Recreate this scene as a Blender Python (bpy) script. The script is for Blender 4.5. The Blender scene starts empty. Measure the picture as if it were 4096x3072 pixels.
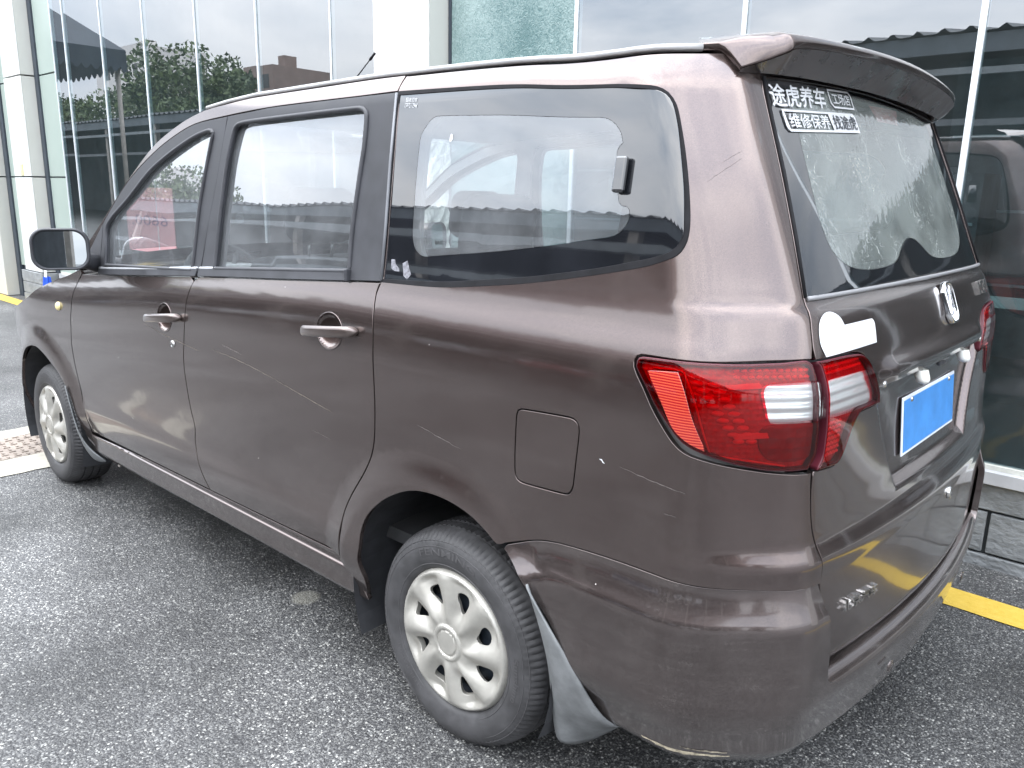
import bpy, math, random
import numpy as np
from mathutils import Vector, Matrix
from mathutils.geometry import delaunay_2d_cdt
random.seed(7); rng=np.random.default_rng(7)
SC=bpy.context.scene; COL=SC.collection
R=math.radians
# ------------------------------------------------------------------ camera
cam=bpy.data.objects.new('camera',bpy.data.cameras.new('camera')); COL.objects.link(cam); SC.camera=cam
CP=Vector((-1.35988,2.16027,1.42671)); yaw,pitch,roll=.842460,.233211,.021106
f=Vector((math.cos(yaw)*math.cos(pitch),-math.sin(yaw)*math.cos(pitch),-math.sin(pitch)))
r=f.cross(Vector((0,0,1))).normalized(); u=r.cross(f)
r2=r*math.cos(roll)+u*math.sin(roll); u2=-r*math.sin(roll)+u*math.cos(roll)
cam.matrix_world=Matrix(((r2.x,u2.x,-f.x,CP.x),(r2.y,u2.y,-f.y,CP.y),(r2.z,u2.z,-f.z,CP.z),(0,0,0,1)))
cam.data.sensor_width=36; cam.data.lens=3208.08/4096*36; cam.data.clip_start=.05; cam.data.clip_end=2000
# ------------------------------------------------------------------ sky: thin bright overcast with brighter cloud banks
W=bpy.data.worlds.new('World'); SC.world=W; W.use_nodes=True
nt=W.node_tree; nt.nodes.clear()
def N(nt,t,**k):
    n=nt.nodes.new(t)
    for a,b in k.items():
        if a=='ins':
            for i,v in b.items(): n.inputs[i].default_value=v
        else: setattr(n,a,b)
    return n
SUN_EL,SUN_AZ=R(52),R(62)      # azimuth of the sun measured from +X towards +Y
sky=N(nt,'ShaderNodeTexSky',sky_type='NISHITA',sun_disc=False,sun_elevation=SUN_EL,sun_rotation=R(90)-SUN_AZ,air_density=1.2,dust_density=3.0)
tc=N(nt,'ShaderNodeTexCoord'); mp=N(nt,'ShaderNodeMapping'); mp.inputs['Scale'].default_value=(1.6,1.6,4.2); mp.inputs['Location'].default_value=(.4,1.3,.2)
nz=N(nt,'ShaderNodeTexNoise',ins={'Scale':1.5,'Detail':6,'Roughness':.55,'Distortion':.3})
nt.links.new(tc.outputs['Generated'],mp.inputs['Vector']); nt.links.new(mp.outputs[0],nz.inputs['Vector'])
cr=N(nt,'ShaderNodeValToRGB'); e=cr.color_ramp.elements
e[0].position=.36; e[0].color=(20,22.6,26.2,1); e[1].position=.62; e[1].color=(36.5,37,38,1)
nt.links.new(nz.outputs['Fac'],cr.inputs['Fac'])
# overcast sky: about three times as bright overhead as at the horizon
sx_=N(nt,'ShaderNodeSeparateXYZ'); nt.links.new(tc.outputs['Generated'],sx_.inputs[0])
ov=N(nt,'ShaderNodeMapRange',ins={'From Min':0,'From Max':1,'To Min':.50,'To Max':2.0}); nt.links.new(sx_.outputs['Z'],ov.inputs[0])
cs=N(nt,'ShaderNodeVectorMath',operation='SCALE'); nt.links.new(cr.outputs[0],cs.inputs[0]); nt.links.new(ov.outputs[0],cs.inputs['Scale'])
mx=N(nt,'ShaderNodeMix',data_type='RGBA'); mx.inputs['Factor'].default_value=.9
nt.links.new(sky.outputs[0],mx.inputs[6]); nt.links.new(cs.outputs[0],mx.inputs[7])
bg=N(nt,'ShaderNodeBackground'); bg.inputs['Strength'].default_value=.13
out=N(nt,'ShaderNodeOutputWorld'); nt.links.new(mx.outputs[2],bg.inputs[0]); nt.links.new(bg.outputs[0],out.inputs[0])
sd=bpy.data.lights.new('sun','SUN'); sd.energy=.8; sd.angle=R(50); sd.color=(1,.96,.9)
so=bpy.data.objects.new('sun',sd); COL.objects.link(so)
sv=Vector((math.cos(SUN_EL)*math.cos(SUN_AZ),math.cos(SUN_EL)*math.sin(SUN_AZ),math.sin(SUN_EL)))
so.rotation_euler=(-sv).to_track_quat('-Z','Y').to_euler(); so.location=(0,0,30)
vs=SC.view_settings; SC.display_settings.display_device='sRGB'; vs.view_transform='Standard'; vs.look='None'; vs.gamma=1; vs.exposure=0.08; vs.use_curve_mapping=False
SC.cycles.max_bounces=10; SC.cycles.transparent_max_bounces=16; SC.cycles.use_denoising=True; SC.cycles.sample_clamp_indirect=6
# ------------------------------------------------------------------ helpers
def link(o,parent=None):
    COL.objects.link(o)
    if parent is not None: o.parent=parent
    return o
def empty(name,loc=(0,0,0),rz=0,label=None,cat=None,group=None,kind=None):
    o=bpy.data.objects.new(name,None); COL.objects.link(o); o.location=loc; o.rotation_euler=(0,0,rz); o.empty_display_size=.1
    return tag(o,label,cat,group,kind)
def tag(o,label=None,cat=None,group=None,kind=None):
    if label: o['label']=label
    if cat: o['category']=cat
    if group: o['group']=group
    if kind: o['kind']=kind
    return o
def mesh(name,V,F,mat,parent=None,smooth=False,normals=None,mats=None,fm=None):
    me=bpy.data.meshes.new(name); me.from_pydata([tuple(map(float,v)) for v in V],[],[tuple(map(int,q)) for q in F])
    for m in (mats or [mat]): me.materials.append(m)
    if fm is not None: me.polygons.foreach_set('material_index',list(fm))
    if smooth or normals is not None: me.polygons.foreach_set('use_smooth',[True]*len(me.polygons))
    me.update()
    if normals is not None: me.normals_split_custom_set_from_vertices([tuple(map(float,n)) for n in normals])
    return link(bpy.data.objects.new(name,me),parent)
class MB:
    def __init__(s): s.V=[]; s.F=[]
    def add(s,V,F):
        k=len(s.V); s.V+= [tuple(v) for v in V]; s.F+=[tuple(i+k for i in q) for q in F]; return s
    def box(s,a,b,rot=None,c=None):
        x0,y0,z0=a; x1,y1,z1=b
        V=[(x0,y0,z0),(x1,y0,z0),(x1,y1,z0),(x0,y1,z0),(x0,y0,z1),(x1,y0,z1),(x1,y1,z1),(x0,y1,z1)]
        if rot is not None:
            c=Vector(c if c is not None else ((x0+x1)/2,(y0+y1)/2,(z0+z1)/2)); V=[tuple(rot@(Vector(v)-c)+c) for v in V]
        return s.add(V,[(0,3,2,1),(4,5,6,7),(0,1,5,4),(1,2,6,5),(2,3,7,6),(3,0,4,7)])
    def tube(s,pts,r,n=10,cap=True,rs=None,flat=1.0,up=(0,0,1)):
        pts=[Vector(q) for q in pts]; rings=[]
        for i,q in enumerate(pts):
            t=(pts[min(i+1,len(pts)-1)]-pts[max(i-1,0)]).normalized()
            a=Vector(up).cross(t)
            if a.length<1e-4: a=Vector((1,0,0)).cross(t)
            a.normalize(); b=t.cross(a); rr=rs[i] if rs else r
            rings.append([q+a*math.cos(2*math.pi*k/n)*rr+b*math.sin(2*math.pi*k/n)*rr*flat for k in range(n)])
        V=[v for g in rings for v in g]; F=[]
        for i in range(len(pts)-1):
            for k in range(n): F.append((i*n+k,i*n+(k+1)%n,(i+1)*n+(k+1)%n,(i+1)*n+k))
        if cap: F+= [tuple(range(n))[::-1], tuple(range((len(pts)-1)*n,len(pts)*n))]
        return s.add(V,F)
    def lathe(s,prof,n=48,axis='y',c=(0,0,0)):
        V=[];F=[];m=len(prof)
        for k in range(n):
            a=2*math.pi*k/n
            for (rr,h) in prof:
                if axis=='y': V.append((c[0]+rr*math.cos(a),c[1]+h,c[2]+rr*math.sin(a)))
                elif axis=='z': V.append((c[0]+rr*math.cos(a),c[1]+rr*math.sin(a),c[2]+h))
                else: V.append((c[0]+h,c[1]+rr*math.cos(a),c[2]+rr*math.sin(a)))
        for k in range(n):
            for j in range(m-1):
                q=(k*m+j,k*m+j+1,((k+1)%n)*m+j+1,((k+1)%n)*m+j)
                F.append(q if axis=='z' else q)
        return s.add(V,F)
    def grid(s,fn,us,vs):
        us=list(us);vs=list(vs);n=len(vs)
        V=[fn(a,b) for a in us for b in vs]
        return s.add(V,[(i*n+j,(i+1)*n+j,(i+1)*n+j+1,i*n+j+1) for i in range(len(us)-1) for j in range(n-1)])
    def build(s,name,mat,parent=None,smooth=False,bevel=0,kind=None,auto=None):
        o=mesh(name,s.V,s.F,mat,parent,smooth)
        if bevel:
            m=o.modifiers.new('b','BEVEL'); m.width=bevel; m.segments=2; m.limit_method='ANGLE'; m.angle_limit=R(40)
            if not smooth: o.data.polygons.foreach_set('use_smooth',[True]*len(o.data.polygons)); m.harden_normals=True
        if kind: o['kind']=kind
        return o
# ------------------------------------------------------------------ materials
def mat(name,col=(.5,.5,.5),rough=.5,metal=0,**k):
    m=bpy.data.materials.new(name); m.use_nodes=True; b=m.node_tree.nodes['Principled BSDF']
    b.inputs['Base Color'].default_value=(*col,1); b.inputs['Roughness'].default_value=rough; b.inputs['Metallic'].default_value=metal
    for a,v in k.items():
        nm={'coat':'Coat Weight','coatr':'Coat Roughness','spec':'Specular IOR Level','trans':'Transmission Weight','ior':'IOR'}[a]
        b.inputs[nm].default_value=v
    return m
def noisy(m,scale=8,amt=.25,detail=6,bump=0,bscale=60,rvar=0,stretch=None,coord='Object',bdist=.002):
    nt=m.node_tree; b=nt.nodes['Principled BSDF']; c=list(b.inputs['Base Color'].default_value)
    tc=N(nt,'ShaderNodeTexCoord'); mp=N(nt,'ShaderNodeMapping'); nt.links.new(tc.outputs[coord],mp.inputs[0])
    if stretch: mp.inputs['Scale'].default_value=stretch
    n=N(nt,'ShaderNodeTexNoise',ins={'Scale':scale,'Detail':detail,'Roughness':.6}); nt.links.new(mp.outputs[0],n.inputs['Vector'])
    r_=N(nt,'ShaderNodeValToRGB'); e=r_.color_ramp.elements
    e[0].position=.3;e[1].position=.7
    e[0].color=(*[v*(1-amt) for v in c[:3]],1); e[1].color=(*[min(1,v*(1+amt)) for v in c[:3]],1)
    nt.links.new(n.outputs['Fac'],r_.inputs[0]); nt.links.new(r_.outputs[0],b.inputs['Base Color'])
    if rvar:
        mr=N(nt,'ShaderNodeMapRange',ins={'To Min':max(0,b.inputs['Roughness'].default_value-rvar),'To Max':min(1,b.inputs['Roughness'].default_value+rvar),'From Min':.3,'From Max':.7})
        nt.links.new(n.outputs['Fac'],mr.inputs[0]); nt.links.new(mr.outputs[0],b.inputs['Roughness'])
    if bump:
        n2=N(nt,'ShaderNodeTexNoise',ins={'Scale':bscale,'Detail':4}); nt.links.new(mp.outputs[0],n2.inputs['Vector'])
        bp=N(nt,'ShaderNodeBump',ins={'Strength':bump,'Distance':bdist}); nt.links.new(n2.outputs['Fac'],bp.inputs['Height']); nt.links.new(bp.outputs[0],b.inputs['Normal'])
    return m
def sheen_glass(name,tint=(.8,.85,.84),boost=1.0,base=.0,rough=0.0,bump=0,bscale=3,dust=0,dcol=(.5,.5,.48)):
    """window glass: clear tinted transmission with a Fresnel mirror on top, and a film of dust"""
    m=bpy.data.materials.new(name); m.use_nodes=True; nt=m.node_tree; nt.nodes.clear()
    o=N(nt,'ShaderNodeOutputMaterial'); t=N(nt,'ShaderNodeBsdfTransparent',ins={0:(*tint,1)}); g=N(nt,'ShaderNodeBsdfGlossy',ins={'Roughness':rough}); g.inputs[0].default_value=(.95,.97,1,1)
    f=N(nt,'ShaderNodeFresnel'); ge=N(nt,'ShaderNodeNewGeometry'); io=N(nt,'ShaderNodeMath',operation='MULTIPLY_ADD',ins={1:1/1.52-1.52,2:1.52}); nt.links.new(ge.outputs['Backfacing'],io.inputs[0]); nt.links.new(io.outputs[0],f.inputs['IOR']); ma=N(nt,'ShaderNodeMath',operation='MULTIPLY_ADD',use_clamp=True,ins={1:boost,2:base})
    nt.links.new(f.outputs[0],ma.inputs[0]); mx=N(nt,'ShaderNodeMixShader'); nt.links.new(ma.outputs[0],mx.inputs[0]); nt.links.new(t.outputs[0],mx.inputs[1]); nt.links.new(g.outputs[0],mx.inputs[2])
    tc=N(nt,'ShaderNodeTexCoord')
    if bump:
        n2=N(nt,'ShaderNodeTexNoise',ins={'Scale':bscale,'Detail':1}); nt.links.new(tc.outputs['Object'],n2.inputs['Vector'])
        bp=N(nt,'ShaderNodeBump',ins={'Strength':bump,'Distance':.01}); nt.links.new(n2.outputs['Fac'],bp.inputs['Height']); nt.links.new(bp.outputs[0],g.inputs['Normal'])
    last=mx
    if dust:
        d=N(nt,'ShaderNodeBsdfDiffuse',ins={0:(*dcol,1)}); n=N(nt,'ShaderNodeTexNoise',ins={'Scale':6,'Detail':8,'Roughness':.7}); nt.links.new(tc.outputs['Object'],n.inputs['Vector'])
        mr=N(nt,'ShaderNodeMapRange',ins={'From Min':.35,'From Max':.75,'To Min':dust*.4,'To Max':dust}); nt.links.new(n.outputs['Fac'],mr.inputs[0])
        m2=N(nt,'ShaderNodeMixShader'); nt.links.new(mr.outputs[0],m2.inputs[0]); nt.links.new(mx.outputs[0],m2.inputs[1]); nt.links.new(d.outputs[0],m2.inputs[2]); last=m2
    nt.links.new(last.outputs[0],o.inputs[0]); return m
def film_glass(name):
    m=sheen_glass(name,(.50,.55,.54),1.6,.0,bump=.05,bscale=40,dust=.42,dcol=(.40,.44,.42)); nt=m.node_tree; L=nt.links.new
    tc=N(nt,'ShaderNodeTexCoord'); mp=N(nt,'ShaderNodeMapping'); mp.inputs['Scale'].default_value=(14,22,20); L(tc.outputs['Object'],mp.inputs[0])
    n=N(nt,'ShaderNodeTexNoise',ins={'Scale':1.0,'Detail':2,'Distortion':1.8}); L(mp.outputs[0],n.inputs['Vector']); a=N(nt,'ShaderNodeMath',operation='SUBTRACT',ins={1:.5}); L(n.outputs['Fac'],a.inputs[0]); b=N(nt,'ShaderNodeMath',operation='ABSOLUTE'); L(a.outputs[0],b.inputs[0])
    n2=N(nt,'ShaderNodeTexNoise',ins={'Scale':9,'Detail':1}); L(tc.outputs['Object'],n2.inputs['Vector'])
    r_=N(nt,'ShaderNodeMapRange',ins={'From Min':.012,'From Max':.0,'To Min':0,'To Max':.42}); L(b.outputs[0],r_.inputs[0]); k=N(nt,'ShaderNodeMapRange',ins={'From Min':.48,'From Max':.60}); L(n2.outputs['Fac'],k.inputs[0]); mu=N(nt,'ShaderNodeMath',operation='MULTIPLY'); L(r_.outputs[0],mu.inputs[0]); L(k.outputs[0],mu.inputs[1])
    out=nt.nodes['Material Output']; prev=out.inputs[0].links[0].from_socket; d=N(nt,'ShaderNodeBsdfDiffuse',ins={0:(.62,.66,.63,1)}); mx=N(nt,'ShaderNodeMixShader'); L(mu.outputs[0],mx.inputs[0]); L(prev,mx.inputs[1]); L(d.outputs[0],mx.inputs[2]); L(mx.outputs[0],out.inputs[0]); return m
def car_paint(name,base=(.082,.056,.051),dust=.055,lowdust=.10):
    m=bpy.data.materials.new(name); m.use_nodes=True; nt=m.node_tree; b=nt.nodes['Principled BSDF']
    L=nt.links.new; tc=N(nt,'ShaderNodeTexCoord'); ob=tc.outputs['Object']
    b.inputs['Metallic'].default_value=.9; b.inputs['Coat Weight'].default_value=1; b.inputs['Coat Roughness'].default_value=.08; b.inputs['Coat IOR'].default_value=1.66
    # dust: large soft clouds, streaks running back along the side, and road spray low down
    n1=N(nt,'ShaderNodeTexNoise',ins={'Scale':3.2,'Detail':8,'Roughness':.65}); L(ob,n1.inputs['Vector'])
    mp=N(nt,'ShaderNodeMapping'); mp.inputs['Scale'].default_value=(1.2,1.2,14); mp.inputs['Rotation'].default_value=(0,R(3),0); L(ob,mp.inputs[0])
    n2=N(nt,'ShaderNodeTexNoise',ins={'Scale':6,'Detail':9,'Roughness':.7}); L(mp.outputs[0],n2.inputs['Vector'])
    n3=N(nt,'ShaderNodeTexNoise',ins={'Scale':190,'Detail':3,'Roughness':.6}); L(ob,n3.inputs['Vector'])
    sp=N(nt,'ShaderNodeSeparateXYZ'); L(ob,sp.inputs[0])
    low=N(nt,'ShaderNodeMapRange',interpolation_type='SMOOTHSTEP',ins={'From Min':.95,'From Max':.25,'To Min':0,'To Max':lowdust}); L(sp.outputs['Z'],low.inputs[0])
    a1=N(nt,'ShaderNodeMapRange',ins={'From Min':.35,'From Max':.7,'To Min':.25,'To Max':1}); L(n1.outputs['Fac'],a1.inputs[0])
    a2=N(nt,'ShaderNodeMapRange',ins={'From Min':.3,'From Max':.75,'To Min':.4,'To Max':1.2}); L(n2.outputs['Fac'],a2.inputs[0])
    a3=N(nt,'ShaderNodeMapRange',ins={'From Min':.25,'From Max':.75,'To Min':.35,'To Max':1.8}); L(n3.outputs['Fac'],a3.inputs[0])
    s=N(nt,'ShaderNodeMath',operation='ADD',ins={1:dust}); L(low.outputs[0],s.inputs[0])
    m1=N(nt,'ShaderNodeMath',operation='MULTIPLY'); L(a1.outputs[0],m1.inputs[0]); L(a2.outputs[0],m1.inputs[1])
    m2=N(nt,'ShaderNodeMath',operation='MULTIPLY'); L(m1.outputs[0],m2.inputs[0]); L(a3.outputs[0],m2.inputs[1])
    m3=N(nt,'ShaderNodeMath',operation='MULTIPLY',use_clamp=True); L(m2.outputs[0],m3.inputs[0]); L(s.outputs[0],m3.inputs[1])
    # white flecks: stone chips and dried drops
    v=N(nt,'ShaderNodeTexVoronoi',ins={'Scale':34,'Randomness':1}); L(ob,v.inputs['Vector'])
    vc=N(nt,'ShaderNodeSeparateColor'); L(v.outputs['Color'],vc.inputs[0])
    k1=N(nt,'ShaderNodeMath',operation='LESS_THAN',ins={1:.045}); L(v.outputs['Distance'],k1.inputs[0])
    k2=N(nt,'ShaderNodeMath',operation='GREATER_THAN',ins={1:.975}); L(vc.outputs[0],k2.inputs[0])
    kk=N(nt,'ShaderNodeMath',operation='MULTIPLY'); L(k1.outputs[0],kk.inputs[0]); L(k2.outputs[0],kk.inputs[1])
    # hair scratches
    mp2=N(nt,'ShaderNodeMapping'); mp2.inputs['Scale'].default_value=(1,1,3); L(ob,mp2.inputs[0])
    w=N(nt,'ShaderNodeTexNoise',ins={'Scale':1.7,'Detail':3,'Roughness':.4,'Distortion':1.2}); L(mp2.outputs[0],w.inputs['Vector'])
    w1=N(nt,'ShaderNodeMath',operation='SUBTRACT',ins={1:.5}); L(w.outputs['Fac'],w1.inputs[0]); w2=N(nt,'ShaderNodeMath',operation='ABSOLUTE'); L(w1.outputs[0],w2.inputs[0])
    w3=N(nt,'ShaderNodeMath',operation='LESS_THAN',ins={1:.0}); L(w2.outputs[0],w3.inputs[0])
    w4=N(nt,'ShaderNodeTexNoise',ins={'Scale':2.3,'Detail':1}); L(ob,w4.inputs['Vector']); w5=N(nt,'ShaderNodeMath',operation='GREATER_THAN',ins={1:.58}); L(w4.outputs['Fac'],w5.inputs[0])
    w6=N(nt,'ShaderNodeMath',operation='MULTIPLY'); L(w3.outputs[0],w6.inputs[0]); L(w5.outputs[0],w6.inputs[1])
    w7=N(nt,'ShaderNodeMath',operation='MULTIPLY',ins={1:.35}); L(w6.outputs[0],w7.inputs[0])
    df=N(nt,'ShaderNodeBsdfDiffuse',ins={0:(.25,.225,.215,1)}); wf=N(nt,'ShaderNodeBsdfDiffuse',ins={0:(.62,.6,.58,1)})
    mixd=N(nt,'ShaderNodeMixShader'); L(m3.outputs[0],mixd.inputs[0]); L(b.outputs[0],mixd.inputs[1]); L(df.outputs[0],mixd.inputs[2])
    ad=N(nt,'ShaderNodeMath',operation='MAXIMUM'); L(kk.outputs[0],ad.inputs[0]); L(w7.outputs[0],ad.inputs[1])
    mixw=N(nt,'ShaderNodeMixShader'); L(ad.outputs[0],mixw.inputs[0]); L(mixd.outputs[0],mixw.inputs[1]); L(wf.outputs[0],mixw.inputs[2])
    # metallic flake
    fl=N(nt,'ShaderNodeTexVoronoi',ins={'Scale':1400}); L(ob,fl.inputs['Vector'])
    cr=N(nt,'ShaderNodeValToRGB'); e=cr.color_ramp.elements; e[0].color=(*[c*.8 for c in base],1); e[1].color=(*[c*1.35 for c in base],1)
    fs=N(nt,'ShaderNodeSeparateColor'); L(fl.outputs['Color'],fs.inputs[0]); L(fs.outputs[0],cr.inputs[0]); L(cr.outputs[0],b.inputs['Base Color'])
    b.inputs['Roughness'].default_value=.27
    # orange peel
    op=N(nt,'ShaderNodeTexNoise',ins={'Scale':9,'Detail':2}); L(ob,op.inputs['Vector']); bp=N(nt,'ShaderNodeBump',ins={'Strength':.12,'Distance':.004}); L(op.outputs['Fac'],bp.inputs['Height']); L(bp.outputs[0],b.inputs['Coat Normal'])
    L(mixw.outputs[0],nt.nodes['Material Output'].inputs[0]); return m
PAINT=car_paint('brown_metallic_paint')
BUMP=car_paint('brown_bumper_paint',base=(.070,.051,.048),dust=.08,lowdust=.12)
BLACKTRIM=noisy(mat('matt_black_trim',(.035,.036,.042),.55),12,.35,rvar=.12,bump=.05,bscale=300)
RUBBER=noisy(mat('black_rubber',(.014,.014,.016),.75,0,spec=.15),20,.3)
SILVER=noisy(mat('grey_belt_trim',(.45,.46,.48),.4,.3),10,.2)
CHROME=mat('chrome',(.78,.78,.80),.12,1); CHROMED=noisy(mat('dull_chrome',(.62,.61,.60),.25,1),30,.25)
FRIT=noisy(mat('black_window_border',(.012,.013,.016),.03,0,spec=.9,coat=1,coatr=.01),7,.3)
CARGLASS=sheen_glass('side_window_glass',(.74,.79,.80),3.0,.0,dust=.19,dcol=(.55,.57,.60))
REARGLASS=film_glass('rear_window_film_glass')
INNER=noisy(mat('grey_cabin_trim',(.30,.30,.30),.8),6,.15); DARKIN=noisy(mat('dark_cabin_plastic',(.05,.05,.052),.7),6,.2); SEATF=noisy(mat('grey_seat_cloth',(.085,.083,.088),.95),30,.25,bump=.3,bscale=150)
DARK=mat('underbody_black',(.010,.010,.011),.8); WELL=noisy(mat('wheel_well_liner',(.032,.033,.037),.7),9,.4,bump=.2,bscale=30)
TYRE=noisy(mat('tyre_rubber',(.045,.044,.046),.62),18,.4,rvar=.1,bump=.15,bscale=120)
TYRETX=mat('tyre_raised_text',(.065,.063,.065),.55)
COVER=noisy(mat('silver_wheel_cover',(.40,.385,.35),.42,.45),14,.16,rvar=.08); STEEL=noisy(mat('black_steel_rim',(.04,.05,.065),.45,.4),22,.5)
WHITESTK=noisy(mat('white_vinyl',(.60,.61,.63),.4),9,.07)
# ---- car body surface: u runs along the plan outline, z is height
# ---- car body surface: u runs along the plan outline, z is height
BW=.880; RA=.853; RN=7.5; FX=2.55; FA=.985; FN=4.2
def _tab():
    # rear part: x from 0 to -RA (superellipse), arc length
    t=np.linspace(0,np.pi/2,4001)
    x=-RA*np.sin(t)**(2/RN); y=BW*np.cos(t)**(2/RN)
    s=np.concatenate([[0],np.cumsum(np.hypot(np.diff(x),np.diff(y)))])
    xf=FX+FA*np.sin(t)**(2/FN); yf=BW*np.cos(t)**(2/FN)
    sf=np.concatenate([[0],np.cumsum(np.hypot(np.diff(xf),np.diff(yf)))])+FX
    return s,x,y,sf,xf,yf
_S,_X,_Y,_SF,_XF,_YF=_tab()
UC=-_S[-1]           # u of the rear centre line
UF=_SF[-1]           # u of the front centre line
def plan(u):
    u=np.asarray(u,float)
    m=u<UC
    uu=np.where(m,2*UC-u,u)
    a=uu<0; f=uu>FX
    x=np.where(a,np.interp(-uu,_S,_X),np.where(f,np.interp(uu,_SF,_XF),uu))
    y=np.where(a,np.interp(-uu,_S,_Y),np.where(f,np.interp(uu,_SF,_YF),BW))
    x0_=x; x=np.where(x<-.3,x-(x+RA)*.75*(1-sstep((y/BW-.76)/.14)),x)
    y=y+(BW-y)*.88*(1-sstep((-x0_-.655)/.135))*(x0_<0)
    return x,np.where(m,-y,y)
def sstep(t): t=np.clip(t,0,1); return t*t*(3-2*t)
def pch(x,xs,ys):
    xs=np.asarray(xs,float); ys=np.asarray(ys,float)
    h=np.diff(xs); d=np.diff(ys)/h
    m=np.zeros_like(ys); m[0]=d[0]; m[-1]=d[-1]
    w1=2*h[1:]+h[:-1]; w2=h[1:]+2*h[:-1]
    ok=d[1:]*d[:-1]>0
    with np.errstate(all='ignore'):
        hm=(w1+w2)/(w1/d[:-1]+w2/d[1:])
    m[1:-1]=np.where(ok,hm,0)
    x=np.clip(x,xs[0],xs[-1]); i=np.clip(np.searchsorted(xs,x)-1,0,len(h)-1)
    t=(x-xs[i])/h[i]; t2=t*t; t3=t2*t
    return (2*t3-3*t2+1)*ys[i]+(t3-2*t2+t)*h[i]*m[i]+(-2*t3+3*t2)*ys[i+1]+(t3-t2)*h[i]*m[i+1]
GX=[-.9,-.6,-.2,.3,.9,1.2,1.5,1.8,2.1,2.4,2.7]
GZ=[1.74,1.75,1.765,1.77,1.775,1.8,1.9,1.9,1.9,1.9,1.9]
def gutter(x): return pch(x,GX,GZ)
# half width against height
PZ=[.10,.18,.24,.30,.34,.38,.44,.52,.62,.75,.88,.98,1.06,1.10,1.14,1.18,1.22,1.40,1.60,1.80]
PY=[.72,.800,.822,.832,.842,.856,.866,.866,.868,.874,.879,.879,.874,.869,.859,.846,.836,.806,.774,.740]
# rear face against height (centre line)
RZ=[.10,.40,.50,.60,.68,.73,.78,.84,.95,1.06,1.14,1.19,1.215,1.235,1.26,1.45,1.70,1.90]
RX=[-.880,-.895,-.899,-.897,-.894,-.888,-.880,-.870,-.858,-.852,-.832,-.815,-.804,-.788,-.777,-.702,-.600,-.53]
def belt(x): return pch(x,[-.9,.3,1.3,2.4,3.6],[0,0,-.055,-.16,-.24])
def P(u,z,disp=None):
    u=np.asarray(u,float); z=np.asarray(z,float)
    cx,cy=plan(u)
    b=belt(cx)*sstep((z-.45)/.55)
    hw=pch(z-b,PZ,PY)
    h=gutter(cx)-z
    wr=sstep((-cx)/.62)
    hw=hw-.085*np.clip((.12-h)/.12,0,1.6)**2*(1-.15*wr)+.022*sstep((-cx-.60)/.22)*sstep((z-1.2)/.3)
    x=cx+(pch(z,RZ,RX)+RA)*wr+pch(z,[.5,.74,.95,1.06,1.25],[.13,.095,.06,.045,.03])*cy*cy*wr
    y=cy*hw/BW
    p=np.stack([x,y,z+0*u],-1)
    if disp is not None:
        e=1e-3
        x1,y1=plan(u+e); x0,y0=plan(u-e); n=np.stack([-(y1-y0),(x1-x0)],-1); n/=np.linalg.norm(n,axis=-1,keepdims=True)
        d=disp(u,z)
        p[...,0]+=n[...,0]*d; p[...,1]+=n[...,1]*d
    return p
def flare(u,z):
    d=0
    for cx,cz in ((.045,.315),(2.775,.315)):
        r=np.hypot((u-cx)*.97,z-cz)
        k=1-np.clip((r-.375)/.105,0,1)
        d=d+.022*(k*k*(3-2*k)*.5+k*.5)*sstep((z-.22)/.12)
    return d
BS_=[-.005,0,.02,.055,.08,.095,.20,.27,.30,.34,.39,.44,.50]
BD=[0,0,.004,.016,.027,.030,.032,.031,.027,.020,.010,.000,-.03]
def bumpd(u,z):
    uu=np.where(u<UC,2*UC-u,u); d=pch(pch(uu,[-.54,-.40,-.30,-.222],[.693,.685,.665,.640])-z,BS_,BD)
    # the rear lower edge tucks in
    return d+flare(u,z)*sstep((z-.4)/.2)*(u>-.45)
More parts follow.
